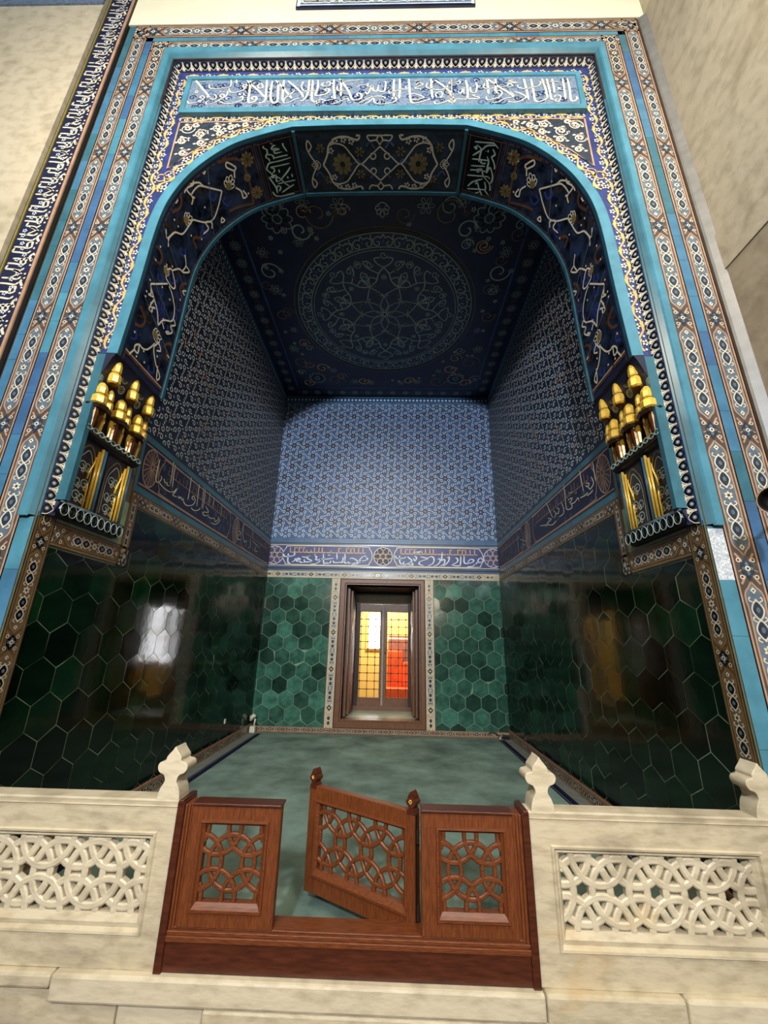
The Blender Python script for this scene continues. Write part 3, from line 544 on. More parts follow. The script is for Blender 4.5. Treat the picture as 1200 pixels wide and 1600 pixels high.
# --- baseboards (patterned tile at the foot of the walls)
for nm, fnb, u0, u1, h in (('baseboard_left', on_left(-W+.025), .0, YB, .11), ('baseboard_right', on_right(W-.025), .0, YB, .11), ('baseboard_back', on_y(YB-.025), -W+.02, W-.02, .075)):
    a = Art(fnb, .001); lay_band(a, u0, h/2, u1-u0, h, False, bg='brown_tile', line='rose_light', field='black_glaze', L=.42, edge='rose', start=.1)
    v = np.array([(u0, 0), (u1, 0), (u1, h), (u0, h)]); a.add(np.vstack([fnb(v[:, 0], v[:, 1], 0), fnb(v[:, 0], v[:, 1], -.024)]), [(0, 1, 2, 3), (7, 6, 5, 4), (3, 2, 6, 7), (0, 3, 7, 4), (1, 5, 6, 2)], 'rose')
    struct(a.build(nm))

# --- ceiling painting
ce = Art(on_ceil(ZC), .002); cy = 2.66; rx, ry = 1.345, 1.36
mo = Motif()
X1, Y1 = 1.80, 4.59
for pts in ([(-X1, .8), (-X1, Y1), (X1, Y1), (X1, .8)],):
    for a, b in zip(pts[:-1], pts[1:]): mo.stroke([a, b], .03, 'wall_blue', 2, n=3)
for i in range(30):                                    # border flowers
    y = .85+i*.13; r = .07 if i % 2 else .045
    for x in (-1.95, 1.95): mo.put(rosette(r, 8 if i % 2 else 5, 'pale_green' if i % 2 else 'olive', 'ceiling_inner', line=True), t=(x, y))
for i in range(29):
    x = -1.82+i*.13; r = .065 if i % 2 else .045; mo.put(rosette(r, 8 if i % 2 else 5, 'pale_green' if i % 2 else 'olive', 'ceiling_inner', line=True), t=(x, 4.76))
mo.stroke(circ((0, cy), rx+.02, 72, ry+.02), .035, 'black_glaze', 2, closed=True, raw=True); mo.stroke(circ((0, cy), rx+.05, 72, ry+.05), .012, 'olive', 2, closed=True, raw=True)
mo.disc((0, cy), rx, 'ceiling_inner', 1, 72)
for r_, w_ in ((1.335, .012), (1.14, .012), (1.10, .008)): mo.ring((0, cy), r_, w_, 'pale_green', 3, 72)
for k in range(28):                                    # cloud collars in the ring
    a = 2*PI*k/28; q = Motif()
    q.stroke([(-.11, -.07), (-.125, .0), (-.07, .045), (-.03, .03), (0, .075), (.03, .03), (.07, .045), (.125, .0), (.11, -.07)], .014, 'pale_green', 3, n=5)
    q.stroke([(-.11, -.07), (-.06, -.075), (-.05, -.03), (-.08, -.02)], .013, 'pale_green', 3, n=5); q.stroke([(.11, -.07), (.06, -.075), (.05, -.03), (.08, -.02)], .013, 'pale_green', 3, n=5)
    q.fill([(-.018, -.02), (0, .03), (.018, -.02), (0, -.05)], 'wall_blue', 3); q.stroke([(-.14, .075), (-.125, .045), (-.14, 0)], .012, 'pale_green', 3, n=4)
    q.disc((-.139, -.05), .018, 'olive', 3, 6)
    mo.put(q, t=(1.235*math.sin(a), cy+1.235*math.cos(a)), rot=-a)
for k in range(8):                                     # interlaced star
    a = 2*PI*k/8
    def pol(r, t): return (r*math.sin(a+t), cy+r*math.cos(a+t))
    for sg in (1, -1):
        mo.stroke([pol(.0, 0), pol(.12, .5*sg), pol(.24, .2*sg), pol(.34, 0)], .012, 'pale_green', 3, n=5)
        mo.stroke([pol(.55, PI/8*sg), pol(.42, .16*sg), pol(.36, 0)], .014, 'pale_green', 3, n=5)
        mo.stroke([pol(.36, 0), pol(.40, .42*sg), pol(.34, PI/4*sg)], .012, 'pale_green', 3, n=5)
        mo.stroke([pol(.55, PI/8*sg), pol(.62, .18*sg), pol(.74, .10*sg), pol(.84, 0)], .018, 'pale_green', 3, n=5)
        mo.stroke([pol(.55, PI/8*sg), pol(.70, .30*sg), pol(.66, .16*sg)], .016, 'pale_green', 3, n=5)
        mo.stroke([pol(.84, 0), pol(.90, .10*sg), pol(.98, .13*sg), pol(.99, .05*sg)], .016, 'pale_green', 3, n=5)
        mo.stroke([pol(.74, .10*sg), pol(.86, .27*sg), pol(.96, .30*sg), pol(.95, .22*sg)], .016, 'pale_green', 3, n=5)
        mo.stroke([pol(.62, PI/8), pol(.74, PI/8+.07*sg), pol(.82, PI/8)], .014, 'pale_green', 3, n=5)
    for rr_, tt_, s3 in ((.9, .22, 1), (.9, -.22, -1), (.58, .3, 1), (.58, -.3, -1), (1.02, .0, 1), (.72, .39, 1), (.4, .2, -1)): mo.stroke(curl_scroll(.055, '', 0, 1.2, s3)+np.array(pol(rr_, tt_)), .011, 'olive' if rr_ < .7 else 'pale_green', 2, raw=True)
    mo.put(palmette(.075, 'pale_green', 'ceiling_blue'), t=pol(.92, PI/8), rot=-(a+PI/8)); mo.put(palmette(.055, 'pale_green', 'olive'), t=pol(.66, 0), rot=-a)
    mo.put(rosette(.05, 6, 'olive', 'ceiling_blue', line=True), t=pol(.80, PI/8+.18)); mo.disc(pol(.46, 0), .07, 'ceiling_blue', 2, 8)
for sx in (1, -1):                                     # spandrel scrolls
    for (x, y, r) in ((1.35, 4.28, .16), (1.30, 1.15, .19), (.62, 4.38, .075), (1.62, 3.45, .09), (1.6, 2.2, .09), (.3, 4.42, .07), (1.0, 4.05, .07), (.52, 1.0, .1), (1.1, 1.45, .07), (1.62, 1.6, .08), (1.52, 3.0, .06), (.95, .95, .08)):
        mo.put(rosette(r, 10 if r > .1 else 6, 'pale_green', 'ceiling_inner', line=True), t=(sx*x, y))
    for (x, y, r, s2, ink) in ((1.0, 4.36, .17, 1, 'olive'), (1.55, 3.8, .18, -1, 'olive'), (1.60, 1.9, .16, 1, 'pale_green'), (.8, 1.1, .2, -1, 'olive'), (1.2, 3.98, .13, 1, 'ochre'), (1.55, 4.42, .12, -1, 'ochre'), (1.62, 2.7, .12, 1, 'olive'), (.45, 4.36, .12, -1, 'ochre'), (1.45, .95, .16, 1, 'olive'), (1.05, 1.3, .14, -1, 'pale_green')):
        c = curl_scroll(r, ink, .02, 1.2, s2*sx); mo.stroke(c+np.array([sx*x, y]), .020, ink, 2, raw=True)
        e = c[0]+np.array([sx*x, y]); mo.put(palmette(.05, ink, 'ceiling_blue'), t=e, rot=r*20)
    for i in range(46):                                # vines filling the corners
        x, y = RNG.uniform(.05, 1.72), RNG.uniform(.8, 4.52)
        if math.hypot(x, y-cy) > 1.52: mo.stroke(curl_scroll(RNG.uniform(.06, .13), '', 0, 1.3, RNG.choice([-1, 1]))+np.array([sx*x, y]), .013, ['olive', 'ochre', 'pale_green'][i % 3], 2, raw=True)
    for i in range(40):
        x, y = RNG.uniform(.1, 1.75), RNG.uniform(.8, 4.5)
        if math.hypot(x, y-cy) > 1.46: mo.flower((sx*x, y), .035, 'pale_green', 'olive', 2, 5)
mo.put(palmette(.12, 'pale_green', 'ceiling_inner'), t=(0, 1.0)); mo.put(palmette(.07, 'olive', 'ceiling_inner'), t=(0, 4.42), rot=PI)
ce.lay(mo, (-2.1, 2.1, .7, 4.9)); cobj = ce.build('ceiling_painting', bpy.data.objects['ceiling'])

# ------------------------------------------------------------------ facade
PRP = spline([(.83, 6.05), (1.1, 5.945), (1.35, 5.82), (1.545, 5.64), (1.705, 5.42), (1.81, 5.18), (1.865, 4.95), (1.888, 4.65), (1.895, 4.3), (1.905, 3.9), (1.922, 3.45)], 10)
PRH = np.vstack([[0, 6.07], [.4, 6.068], PRP]); PSS = np.concatenate([[0], np.cumsum(np.hypot(*np.diff(PRH, axis=0).T))])
_d = np.gradient(PRH, axis=0); _L = np.hypot(*_d.T)[:, None]; PRN = np.stack([_d[:, 1], -_d[:, 0]], 1)/_L; PRN[0] = (0, -1); PRN[1] = (0, -1); PRN[2] = (-.2, -.98)
SEND = PSS[-1]
def soffit(s, t, h):
    s = np.asarray(s, float); a = np.abs(s); g = np.where(s < 0, -1.0, 1.0)
    x, z, nx, nz = (np.interp(a, PSS, c) for c in (PRH[:, 0], PRH[:, 1], PRN[:, 0], PRN[:, 1]))
    return st(g*(x+nx*h), np.asarray(t, float), z+nz*h)
full = np.vstack([PRH[::-1]*[-1, 1], PRH[1:]])              # left foot -> crown -> right foot
XI, ZI, XO = 2.105, 6.985, 2.80
wf = MB()
poly = [(-XI, 3.45), (-XI, ZI), (XI, ZI), (XI, 3.45)]+[tuple(p) for p in full[::-1]]
wf.prism(poly, 'y', YF, YS, 'cobalt')
for sg in (-1, 1):
    a, b = sorted((sg*2.42, sg*XO)); wf.box(a, b, 0, YS, -.3, 9.6, 'brown_dark')
    a, b = sorted((sg*XI, sg*2.42)); wf.box(a, b, 0, YS, 6.3, ZI, 'brown_dark')
    a, b = sorted((sg*2.117, sg*2.42)); wf.box(a, b, -.0005, .3, -.3, 6.5, 'brown_dark')
wf.box(-2.42, 2.42, 0, YS, ZI, 9.6, 'brown_dark')
wf.box(-2.7, 2.7, YS, YS+.3, 6.35, 9.6, 'brown_dark')
wf = struct(wf.build('wall_front'))
MB().box(-2.975, 2.69, -.012, .0, 7.582, 9.6, 'plaster').build('plaster_field', wf)
fn = on_y(-.001)
fa = Art(fn, .002)
for sg in (-1, 1):
    lay_band(fa, sg*2.2975, -.1, 7.40, .175, True, bg='plum', line='rose_light', start=.11, dark='steel_dark')
    lay_band(fa, sg*2.5325, -.1, 7.67, .155, True, bg='plum', line='rose_light', start=.11, dark='steel_dark')
lay_band(fa, -2.385, 7.2105, 4.77, .171, False, bg='plum', line='rose_light', start=.1, dark='steel_dark')
lay_band(fa, -2.61, 7.468, 5.22, .222, False, bg='plum', line='rose_light', start=.2, dark='steel_dark')
fa.build('patterned_bands', wf)
fb = Art(fn, .003); rg = np.random.default_rng(2)
def tiles_strip(x0, x1, z0, z1, choices, vertical=True, seg=.31):
    a = z0 if vertical else x0; e = z1 if vertical else x1
    while a < e-1e-6:
        b = min(e, a+seg*rg.uniform(.7, 1.3)); m = choices[rg.integers(0, len(choices))]
        fb.rect(x0, x1, a+.001, b-.001, m, 0) if vertical else fb.rect(a+.001, b-.001, z0, z1, m, 0); a = b
tiles_strip(-2.455, -2.385, -.2, 7.357, ['turquoise', 'turquoise', 'blue_tile', 'blue_tile_deep']); tiles_strip(2.385, 2.455, -.2, 7.357, ['turquoise_dark', 'blue_tile', 'blue_tile_deep', 'blue_tile'])
tiles_strip(-2.455, 2.455, 7.296, 7.357, ['turquoise', 'turquoise', 'blue_tile'], False)
tiles_strip(-2.675, -2.61, -.2, 7.58, ['turquoise_dark', 'turquoise_dark', 'blue_tile'])
for sg in (-1, 1):
    a, b = sorted((sg*2.117, sg*2.21)); tiles_strip(a, b, -.2, 2.13, ['turquoise', 'blue_tile', 'turquoise'] if sg < 0 else ['turquoise', 'turquoise', 'blue_tile'], True, .45)
fb.rect(2.117, 2.21, 1.80, 2.115, 'crackled', 1)
fb.build('turquoise_strips', wf)
# raised turquoise rim
def u_loft(mb, rows, zb, m):
    v = []
    for x, z, y in rows: v += [(-x, y, zb), (-x, y, z), (x, y, z), (x, y, zb)]
    f = [(4*i+k, 4*i+k+1, 4*i+5+k, 4*i+4+k) for i in range(len(rows)-1) for k in range(3)]
    n = len(rows); f += [tuple(4*i for i in range(n)), tuple(4*i+3 for i in range(n))]
    mb.add(v, f, m); return mb
rim = MB(); u_loft(rim, [(2.21, 7.125, .001), (2.206, 7.121, -.034), (2.154, 7.058, -.036), (2.146, 7.048, -.024)], 2.13, 'turquoise'); u_loft(rim, [(2.146, 7.048, -.024), (2.106, 6.986, .012), (2.106, 6.986, .03)], 2.14, 'turquoise_dark')
rim.build('raised_rim', wf)
# lotus cavetto
def cav(side):
    def f(u, v, h):
        u, v = np.asarray(u, float), np.asarray(v, float)
        k = np.clip(v/.10, 0, 1)
        if side == 't': return st(u, .012+.068*k-h*.6, ZI-.042*k-h*.7)
        s = -1 if side == 'l' else 1
        return st(s*(2.105-.040*k-h*.85), .012+.068*k-h*.5, u)
    return f
lo = lotus_unit()
la = None
for side in 'lrt':
    a = Art(cav(side), .001)
    if side == 't':
        a.rect(-2.1, 2.1, 0, .10, 'navy', 0); n = 48; u0 = -2.07
    else: a.rect(2.16, ZI, 0, .10, 'navy', 0); n = 55; u0 = 2.2
    mo = Motif()
    for i in range(n): mo.put(lo, t=(u0+.088*i, 0))
    a.lay(mo)
    if la is None: la = a
    else:
        la.V += a.V; la.F += [tuple(i+la.n for i in f) for f in a.F]; la.M += [la.mi(a.mats[k]) for k in a.M]; la.tone += a.tone; la.n += a.n
la.build('lotus_border', wf)
# floral field of the spandrels
sp = Art(on_y(YF), .0015); mo = Motif()
for sg in (-1, 1):
    mo.put(scroll([(sg*2.03, 3.50), (sg*2.03, 5.35), (sg*2.012, 6.82)], .030, .30, w=.015), t=(0, 0))
    mo.stroke([(sg*2.066, 3.46), (sg*2.066, 6.94)], .008, 'wall_blue', 3, n=3)
    off = [tuple(p) for p in (PRP-PRN[2:]*.150)[:int(len(PRP)*.52)]]
    mo.put(scroll([(sg*x, z) for x, z in off], .040, .27, w=.016))
    tri = spline([(1.935, 6.16), (1.02, 6.15), (1.30, 6.05), (1.58, 5.88), (1.80, 5.66), (1.94, 5.46)], 4); tri = np.array([(1.935, 6.155), (1.10, 6.155), (1.31, 6.055), (1.55, 5.90), (1.76, 5.71), (1.935, 5.50)])*[sg, 1]
    mo.fill(tri, 'steel_dark', 1); mo.stroke(np.vstack([tri, tri[:1]]), .016, 'rose_light', 4, raw=True)
    for x, z, r, s2 in ((1.84, 6.06, .075, 1), (1.70, 5.98, .07, -1), (1.55, 6.07, .06, 1), (1.42, 6.07, .045, -1), (1.86, 5.88, .06, -1), (1.83, 5.72, .045, 1), (1.68, 5.86, .05, 1), (1.52, 5.98, .04, -1), (1.29, 6.11, .03, 1), (1.77, 6.11, .035, 1)):
        mo.stroke(curl_scroll(r, 'cream', .013, 1.4, s2*sg)+np.array([sg*x, z]), .011, 'cream', 3, raw=True); mo.stroke(curl_scroll(r*.7, 'cream', .01, 1.1, -s2*sg)+np.array([sg*x, z+.02]), .008, 'rose_light', 2, raw=True)
        mo.flower((sg*x, z), .034, 'cream', 'brown_dark', 4, 5)
        for o in ((.06, -.02), (-.05, .04), (.02, .06)): mo.fill([(sg*(x+o[0])-.02, z+o[1]), (sg*(x+o[0]), z+o[1]+.014), (sg*(x+o[0])+.022, z+o[1]+.004), (sg*(x+o[0]), z+o[1]-.012)], 'cream', 3)
    mo.ring((sg*1.97, 5.38), .045, .012, 'ochre', 4); mo.ring((sg*1.90, 5.42), .045, .012, 'rose_light', 4)
mo.put(scroll([(-2.0, 6.862), (2.0, 6.862)], .032, .30, w=.015)); mo.put(scroll([(-1.95, 6.20), (1.95, 6.195)], .026, .30, w=.015))
sp.lay(mo); sp.build('floral_field', wf)

# --- inscription panel over the arch
t = empty('arabic_inscription', (0, YF, 6.5)); tag(t, 'long blue panel with white script and turquoise frame above the arch', 'inscription panel')
MBp = MB(); a = (-1.945, 1.955, 6.225, 6.79)
MBp.rects([(a[0], a[1], a[2], a[3], YF+.01), (a[0], a[1], a[2], a[3], .035), (a[0]+.045, a[1]-.045, a[2]+.07, a[3]-.045, .035), (a[0]+.05, a[1]-.05, a[2]+.075, a[3]-.05, .05)], 'turquoise')
MBp.build('frame', t).matrix_parent_inverse = Matrix.Translation(-t.location)
pa = Art(on_y(.05), .001); pa.rect(-1.9, 1.91, 6.29, 6.745, 'mottled_grey', 0); mo = Motif(); rg = np.random.default_rng(11)
for i in range(150):
    x, z, r = rg.uniform(-1.86, 1.87), rg.uniform(6.33, 6.71), rg.uniform(.025, .06)
    mo.stroke(curl_scroll(r, 'cobalt', .01, 1.2, rg.choice([-1, 1]))@np.array([[1, 0], [0, 1]])+np.array([x, z]), .012, ['cobalt', 'navy', 'wall_blue'][i % 3], 1, raw=True)
    mo.flower((x, z), .022, 'bluewhite', 'cobalt', 1, 5) if i % 4 == 0 else None
for w, p in traced(TOP): mo.pen(p, .0074*w, 'cream', 4, 9)
pa.lay(mo, (-1.9, 1.91, 6.29, 6.745)); pa.build('lettering', t).matrix_parent_inverse = Matrix.Translation(-t.location)

# --- arch
def par(o, p): o.parent = p; o.matrix_parent_inverse = Matrix.Translation(-p.location); return o
ar = empty('arch', (0, YF, 3.45)); tag(ar, 'wide low arch lined with dark blue floral tiles and turquoise ribs', 'arch')
S = Art(soffit, .002); N = 90
for i in range(-N, N):
    s0, s1 = SEND*i/N, SEND*(i+1)/N; v = np.array([(s0, YF+.005), (s1, YF+.005), (s1, YS-.005), (s0, YS-.005)]); S.add(soffit(v[:, 0], v[:, 1], .002), [(0, 1, 2, 3)], 'navy')
par(S.build('soffit_lining'), ar)
def rib(name, y0, y1, dn, dp, m):
    q = np.vstack([PRH[::-1]*[-1, 1], PRH[1:]]); nn = np.vstack([PRN[::-1]*[-1, 1], PRN[1:]])
    A, B = q+nn*dn, q-nn*dp; n = len(q); v = []
    for P, y in ((A, y0), (A, y1), (B, y1), (B, y0)): v += [(p[0], y, p[1]) for p in P]
    f = [(k*n+i, k*n+i+1, ((k+1) % 4)*n+i+1, ((k+1) % 4)*n+i) for k in range(4) for i in range(n-1)]+[(0, n, 2*n, 3*n), (n-1, 2*n-1, 3*n-1, 4*n-1)]
    mb = MB(); mb.add(v, f, m); return par(mb.build(name), ar)
rib('front_rib', .062, YF+.01, .0, .085, 'turquoise'); rib('rear_rib', YS-.012, YS+.02, .014, .0, 'teal_deep')
for t0, t1, b0, b1 in ((YF-.015, .096, .118, .130), (.645, .66, .628, .640)):
    sr = Art(soffit, .003); sr.rect(-SEND, SEND, t0, t1, 'teal_deep', 0, 120); sr.rect(-SEND, SEND, b0, b1, 'soffit_brown', 1, 120); par(sr.build('edge_border'), ar)
# crown panel
cp = Art(soffit, .004); cp.rect(-.83, .83, .105, .645, 'black_glaze', 0, 30); cp.rect(-.80, .80, .12, .63, 'soffit_blue', 1, 30); mo = Motif()
px = lambda x, y: ((x-562)/485*.815, .105+(y-72)/360*.54)
half = ([(215, 262), (245, 205), (262, 150), (310, 110), (370, 105), (430, 122), (446, 100), (425, 98)], [(262, 150), (300, 140), (350, 155), (390, 205), (440, 262), (500, 215), (562, 160)],
        [(185, 265), (150, 215), (130, 160), (140, 120), (158, 150), (140, 180)], [(562, 100), (520, 98), (490, 102), (505, 128), (540, 125), (562, 150)], [(562, 95), (545, 120), (562, 150)])
for pts in half:
    for mx in (0, 1):
        for my in (0, 1):
            q = [px(1124-x if mx else x, 524-y if my else y) for x, y in pts]; mo.stroke(q, .017 if pts is half[0] else .013, 'cream', 4, n=7)
for mx in (0, 1):
    f_ = lambda x, y: px(1124-x if mx else x, y)
    mo.put(rosette(.105, 10, 'olive', 'black_glaze'), t=f_(332, 262)); mo.put(palmette(.06, 'cream', 'black_glaze'), t=f_(185, 262), rot=PI/2 if not mx else -PI/2)
    for x, y, r in ((210, 165, .045), (235, 355, .045), (440, 190, .05), (440, 325, .05)): mo.put(rosette(r, 6, 'olive', 'black_glaze'), t=f_(x, y))
    for x, y in ((300, 125), (350, 120), (395, 130), (300, 400), (350, 405), (395, 395), (270, 180), (275, 340)): mo.flower(f_(x, y), .032, 'cream', 'navy', 5, 5)
    for x, y in ((520, 215), (520, 305)): mo.ring(f_(x, y), .028, .012, 'cream', 4, 10)
    for x, y in ((480, 160), (500, 350), (400, 260), (160, 330)): mo.stroke([f_(x, y), f_(x+25, y-25), f_(x+50, y+10)], .02, 'wall_blue', 3, n=5)
cp.lay(mo, (-.80, .80, .11, .64))
for sg in (-1, 1): v = np.array([(sg*.83-.016, .09), (sg*.83+.016, .09), (sg*.83+.016, .66), (sg*.83-.016, .66)]); cp.add(np.vstack([soffit(v[:, 0], v[:, 1], .0), soffit(v[:, 0], v[:, 1], .028)]), [(4, 5, 6, 7), (0, 1, 5, 4), (1, 2, 6, 5), (2, 3, 7, 6), (3, 0, 4, 7)], 'teal_deep')
par(cp.build('crown_panel'), ar)
for sg, src in ((-1, SOFL), (1, SOFR)):
    ip = Art(soffit, .004); a, b = sorted((sg*.86, sg*1.20)); ip.rect(a, b, .115, .635, 'black_glaze', 0, 6)
    for u0, u1, t0, t1 in ((a, b, .125, .135), (a, b, .615, .625), (a+.01, a+.02, .12, .63), (b-.02, b-.01, .12, .63)): ip.rect(u0, u1, t0, t1, 'soffit_brown', 1, 4)
    mo = Motif()
    for w, p in traced(src): mo.pen(p, .017, 'pale_green', 3)
    ip.lay(mo, (a, b, .115, .635)); par(ip.build('script_panel'), ar)
    hp = Art(soffit, .004); a, b = sorted((sg*1.22, sg*(SEND-.05))); hp.rect(a, b, .115, .635, 'soffit_blue', 0, 60); mo = Motif()
    for w in (.0, .022):
        hp.rect(*sorted((sg*(1.23+w), sg*(1.238+w))), .12, .63, 'soffit_brown', 1); hp.rect(*sorted((sg*(SEND-.06-w), sg*(SEND-.075-w))), .12, .63, 'soffit_brown' if w == 0 else 'rose_light', 1)
    v_, c_ = Motif(), Motif()
    for w, p in traced(VINE): mo.stroke([(-sg*q[0], q[1]) for q in p], .0145, 'cream', 4, n=7)
    for w, p in traced(CLOUD): mo.stroke([(-sg*q[0], q[1]) for q in p], .026, 'soffit_brown', 2, n=6)
    for s_, t_, r, rot in ((1.60, .348, .085, 2.4), (2.22, .30, .08, 1.2), (3.49, .373, .085, .4), (2.86, .30, .06, 1.0)):
        mo.put(palmette(r, 'cream', 'ochre'), t=(sg*s_, t_), rot=sg*rot)
        mo.disc((sg*s_, t_), .035, 'olive', 5, 8)
    for s_, t_, r in ((1.33, .215, .07), (1.33, .517, .065), (1.38, .36, .04)): mo.put(rosette(r, 9, 'olive', 'soffit_brown'), t=(sg*s_, t_))
    rg = np.random.default_rng(21)
    for i in range(70):
        s_, t_ = rg.uniform(1.27, SEND-.1), rg.uniform(.15, .60)
        if s_ < 1.5 or i % 3 == 0: mo.disc((sg*s_, t_), .010, 'cream', 3, 6)
        else: mo.stroke([(sg*s_, t_), (sg*(s_+.06), t_+.03), (sg*(s_+.10), t_-.03), (sg*(s_+.05), t_-.05)], .022, ['steel_dark', 'cobalt', 'brown_dark'][i % 3], 1, n=5)
    for s_ in (1.75, 2.55, 3.05, 3.3): hp.lay(Motif().stroke([(sg*s_, .13), (sg*(s_+.22), .62)], .006, 'steel', 5, n=8))
    hp.lay(mo, (a, b, .118, .632)); par(hp.build('haunch_panel'), ar)

# --- gilded corbels under the arch feet
def corbel(sg, label):
    r = empty('muqarnas_corbel', (sg*W, YF, 2.17)); tag(r, label, 'corbel', 'gilded corbels carrying the arch')
    X = lambda h: sg*(W-h)
    fn = (on_left(-W) if sg < 0 else on_right(W))
    body = MB(); prof = [(-.01, 2.165), (.045, 2.17), (.075, 2.255), (.04, 2.27), (.045, 2.79), (.08, 2.80), (.085, 2.875), (.05, 2.885), (.075, 3.02), (.085, 3.2), (.165, 3.42), (.185, 3.45), (-.01, 3.45)]
    p2 = [(X(h), z) for h, z in prof]; body.prism(p2, 'y', YF-.015, YM-.02, 'navy'); par(body.build('backing'), r)
    pr = MB(); pr.box(*sorted((X(.0), X(.11))), YF-.02, .10, 2.27, 3.44, 'turquoise_dark'); par(pr.build('edge_strip'), r)
    egg = MB()
    for i in range(9):
        y = .105+.072*i; egg.lathe([(.001, -.042), (.026, -.03), (.034, 0), (.026, .03), (.001, .042)], (X(.062), y, 2.213), 'black_glaze', 10)
        egg.tube([(X(.088), y+.034*math.cos(a), 2.215+.042*math.sin(a)) for a in np.linspace(0, 2*PI, 15)[:-1]], .0032, 'pale_green', 5, True)
    egg.tube([(X(.08), .07, 2.265), (X(.08), .73, 2.265)], .010, 'steel', 6); par(egg.build('egg_moulding', smooth=True), r)
    cb = MB(); cb.tube([(X(.075), .07, 2.84), (X(.075), .725, 2.84)], .032, 'brown_dark', 8)
    for ph in (0, PI):
        ys = np.linspace(.08, .72, 60); cb.tube([(X(.106), y, 2.84+.018*math.sin(2*PI*y/.13+ph)) for y in ys], .006, 'pale_green', 5)
    par(cb.build('cable_moulding', smooth=True), r)
    for y0, y1 in ((.11, .395), (.425, .705)):
        nb = Art(fn, .046); nb.rect(y0, y1, 2.28, 2.785, 'brown_dark', 0); mo = Motif(); w_ = y1-y0
        f_ = lambda u, v: (y0+u*w_, 2.28+v*.5)
        mo.stroke([f_(.05, .02), f_(.05, .62), f_(.2, .84), f_(.42, .95), f_(.62, .84), f_(.72, .62), f_(.72, .02)], .012, 'olive', 2); mo.stroke([f_(.13, .05), f_(.13, .6), f_(.3, .8), f_(.42, .86), f_(.55, .78), f_(.64, .6), f_(.64, .05)], .007, 'pale_green', 2)
        for u, v, s2 in ((.3, .6, 1), (.5, .62, -1), (.28, .35, -1), (.5, .35, 1), (.32, .15, 1), (.52, .15, -1)):
            mo.stroke(curl_scroll(.042, 'pale_green', .008, 1.3, s2)+np.array(f_(u, v)), .008, 'pale_green', 3, raw=True); mo.flower(f_(u+.05, v-.06), .02, 'cream', 'brown_dark', 4, 5)
        nb.lay(mo); q = par(nb.build('niche_panel'), r)
        g = MB(); h = .06  # gold and blue rods stand in for bright reflections on the niche edge
        for o, rad, top in ((.055, .0115, 2.775), (.085, .0105, 2.74)): g.tube([(X(h), y1-o, 2.285), (X(h), y1-o, top)], rad, 'gold', 8)
        g.tube([(X(h-.004), y1-.115, 2.285), (X(h-.004), y1-.115, 2.44), (X(h-.004), y1-.125, 2.47)], .007, 'gold', 8); g.tube([(X(h-.004), y1-.14, 2.50), (X(h-.004), y1-.13, 2.56), (X(h-.004), y1-.105, 2.64), (X(h-.004), y1-.10, 2.69)], .007, 'gold', 8)
        o = g.build('gold_glint_rod', smooth=True); o.parent = q
        b = MB(); b.tube([(X(h-.005), y1-.02, 2.285), (X(h-.005), y1-.02, 2.775)], .014, 'blue_tile', 8); o = b.build('blue_glint_rod', smooth=True); o.parent = q
    fl = Art(lambda u, v, h: st(sg*(W-(.085+np.clip((np.asarray(v, float)-3.2)/.25, 0, 1)*.085+h)), u, v), .002); mo = Motif()
    for y, z in ((.27, 3.36), (.29, 3.28), (.49, 3.36), (.50, 3.28), (.68, 3.33), (.68, 3.24)): mo.flower((y, z), .028, 'olive', 'brown_dark', 2, 6); mo.ring((y, z), .03, .006, 'pale_green', 2, 10)
    fl.rect(.09, YM-.025, 3.2, 3.445, 'navy', 0); fl.lay(mo); par(fl.build('floral_ground'), r)
    def cell(mb, y, h, z0, rad, hh, neck=.52):
        z1 = z0+hh*.42
        mb.lathe([(rad*.75, 0), (rad, hh*.05), (rad*.98, hh*.30), (rad*.8, hh*.40), (rad*.72, hh*.42)], (X(h), y, z0), 'gold', 8, a0=PI/8, a1=2*PI+PI/8)
        mb.lathe([(rad*.70, 0), (rad*.78, hh*.06), (rad*.72, hh*.30), (rad*.50, hh*.46), (rad*.22, hh*.55), (.001, hh*.58)], (X(h), y, z1+.006), 'gold', 8, a0=PI/8, a1=2*PI+PI/8)
    for k in range(3):
        yc = .15+.222*k
        m1 = MB(); cell(m1, yc+.005, .150, 3.235, .046, .215); par(m1.build('gilt_cap'), r)
        m2 = MB(); cell(m2, yc-.045, .118, 3.025, .054, .185); par(m2.build('gilt_cap'), r)
        m3 = MB(); cell(m3, yc+.058, .112, 3.035, .034, .18); par(m3.build('gilt_cap'), r)
        m4 = MB(); m4.lathe([(.085, 0), (.10, .02), (.09, .035)], (X(.075), yc, 3.0), 'brown_dark', 8); par(m4.build('ledge'), r)
        for o, rr, hh in ((-.062, .020, .09), (-.035, .030, .10), (.02, .028, .095), (.07, .020, .085)):
            m5 = MB(); m5.lathe([(rr*.55, 0), (rr*.7, .05), (rr, .11), (rr*.85, .13), (rr*1.1, .165), (rr*.6, .172)], (X(hh), yc+o, 2.855), 'gold' if o in (-.062, .07) else 'gold_dark', 8); par(m5.build('pendant'), r)
    return r
corbel(-1, 'gilded stalactite corbel under the left foot of the arch'); corbel(1, 'gilded stalactite corbel under the right foot of the arch')

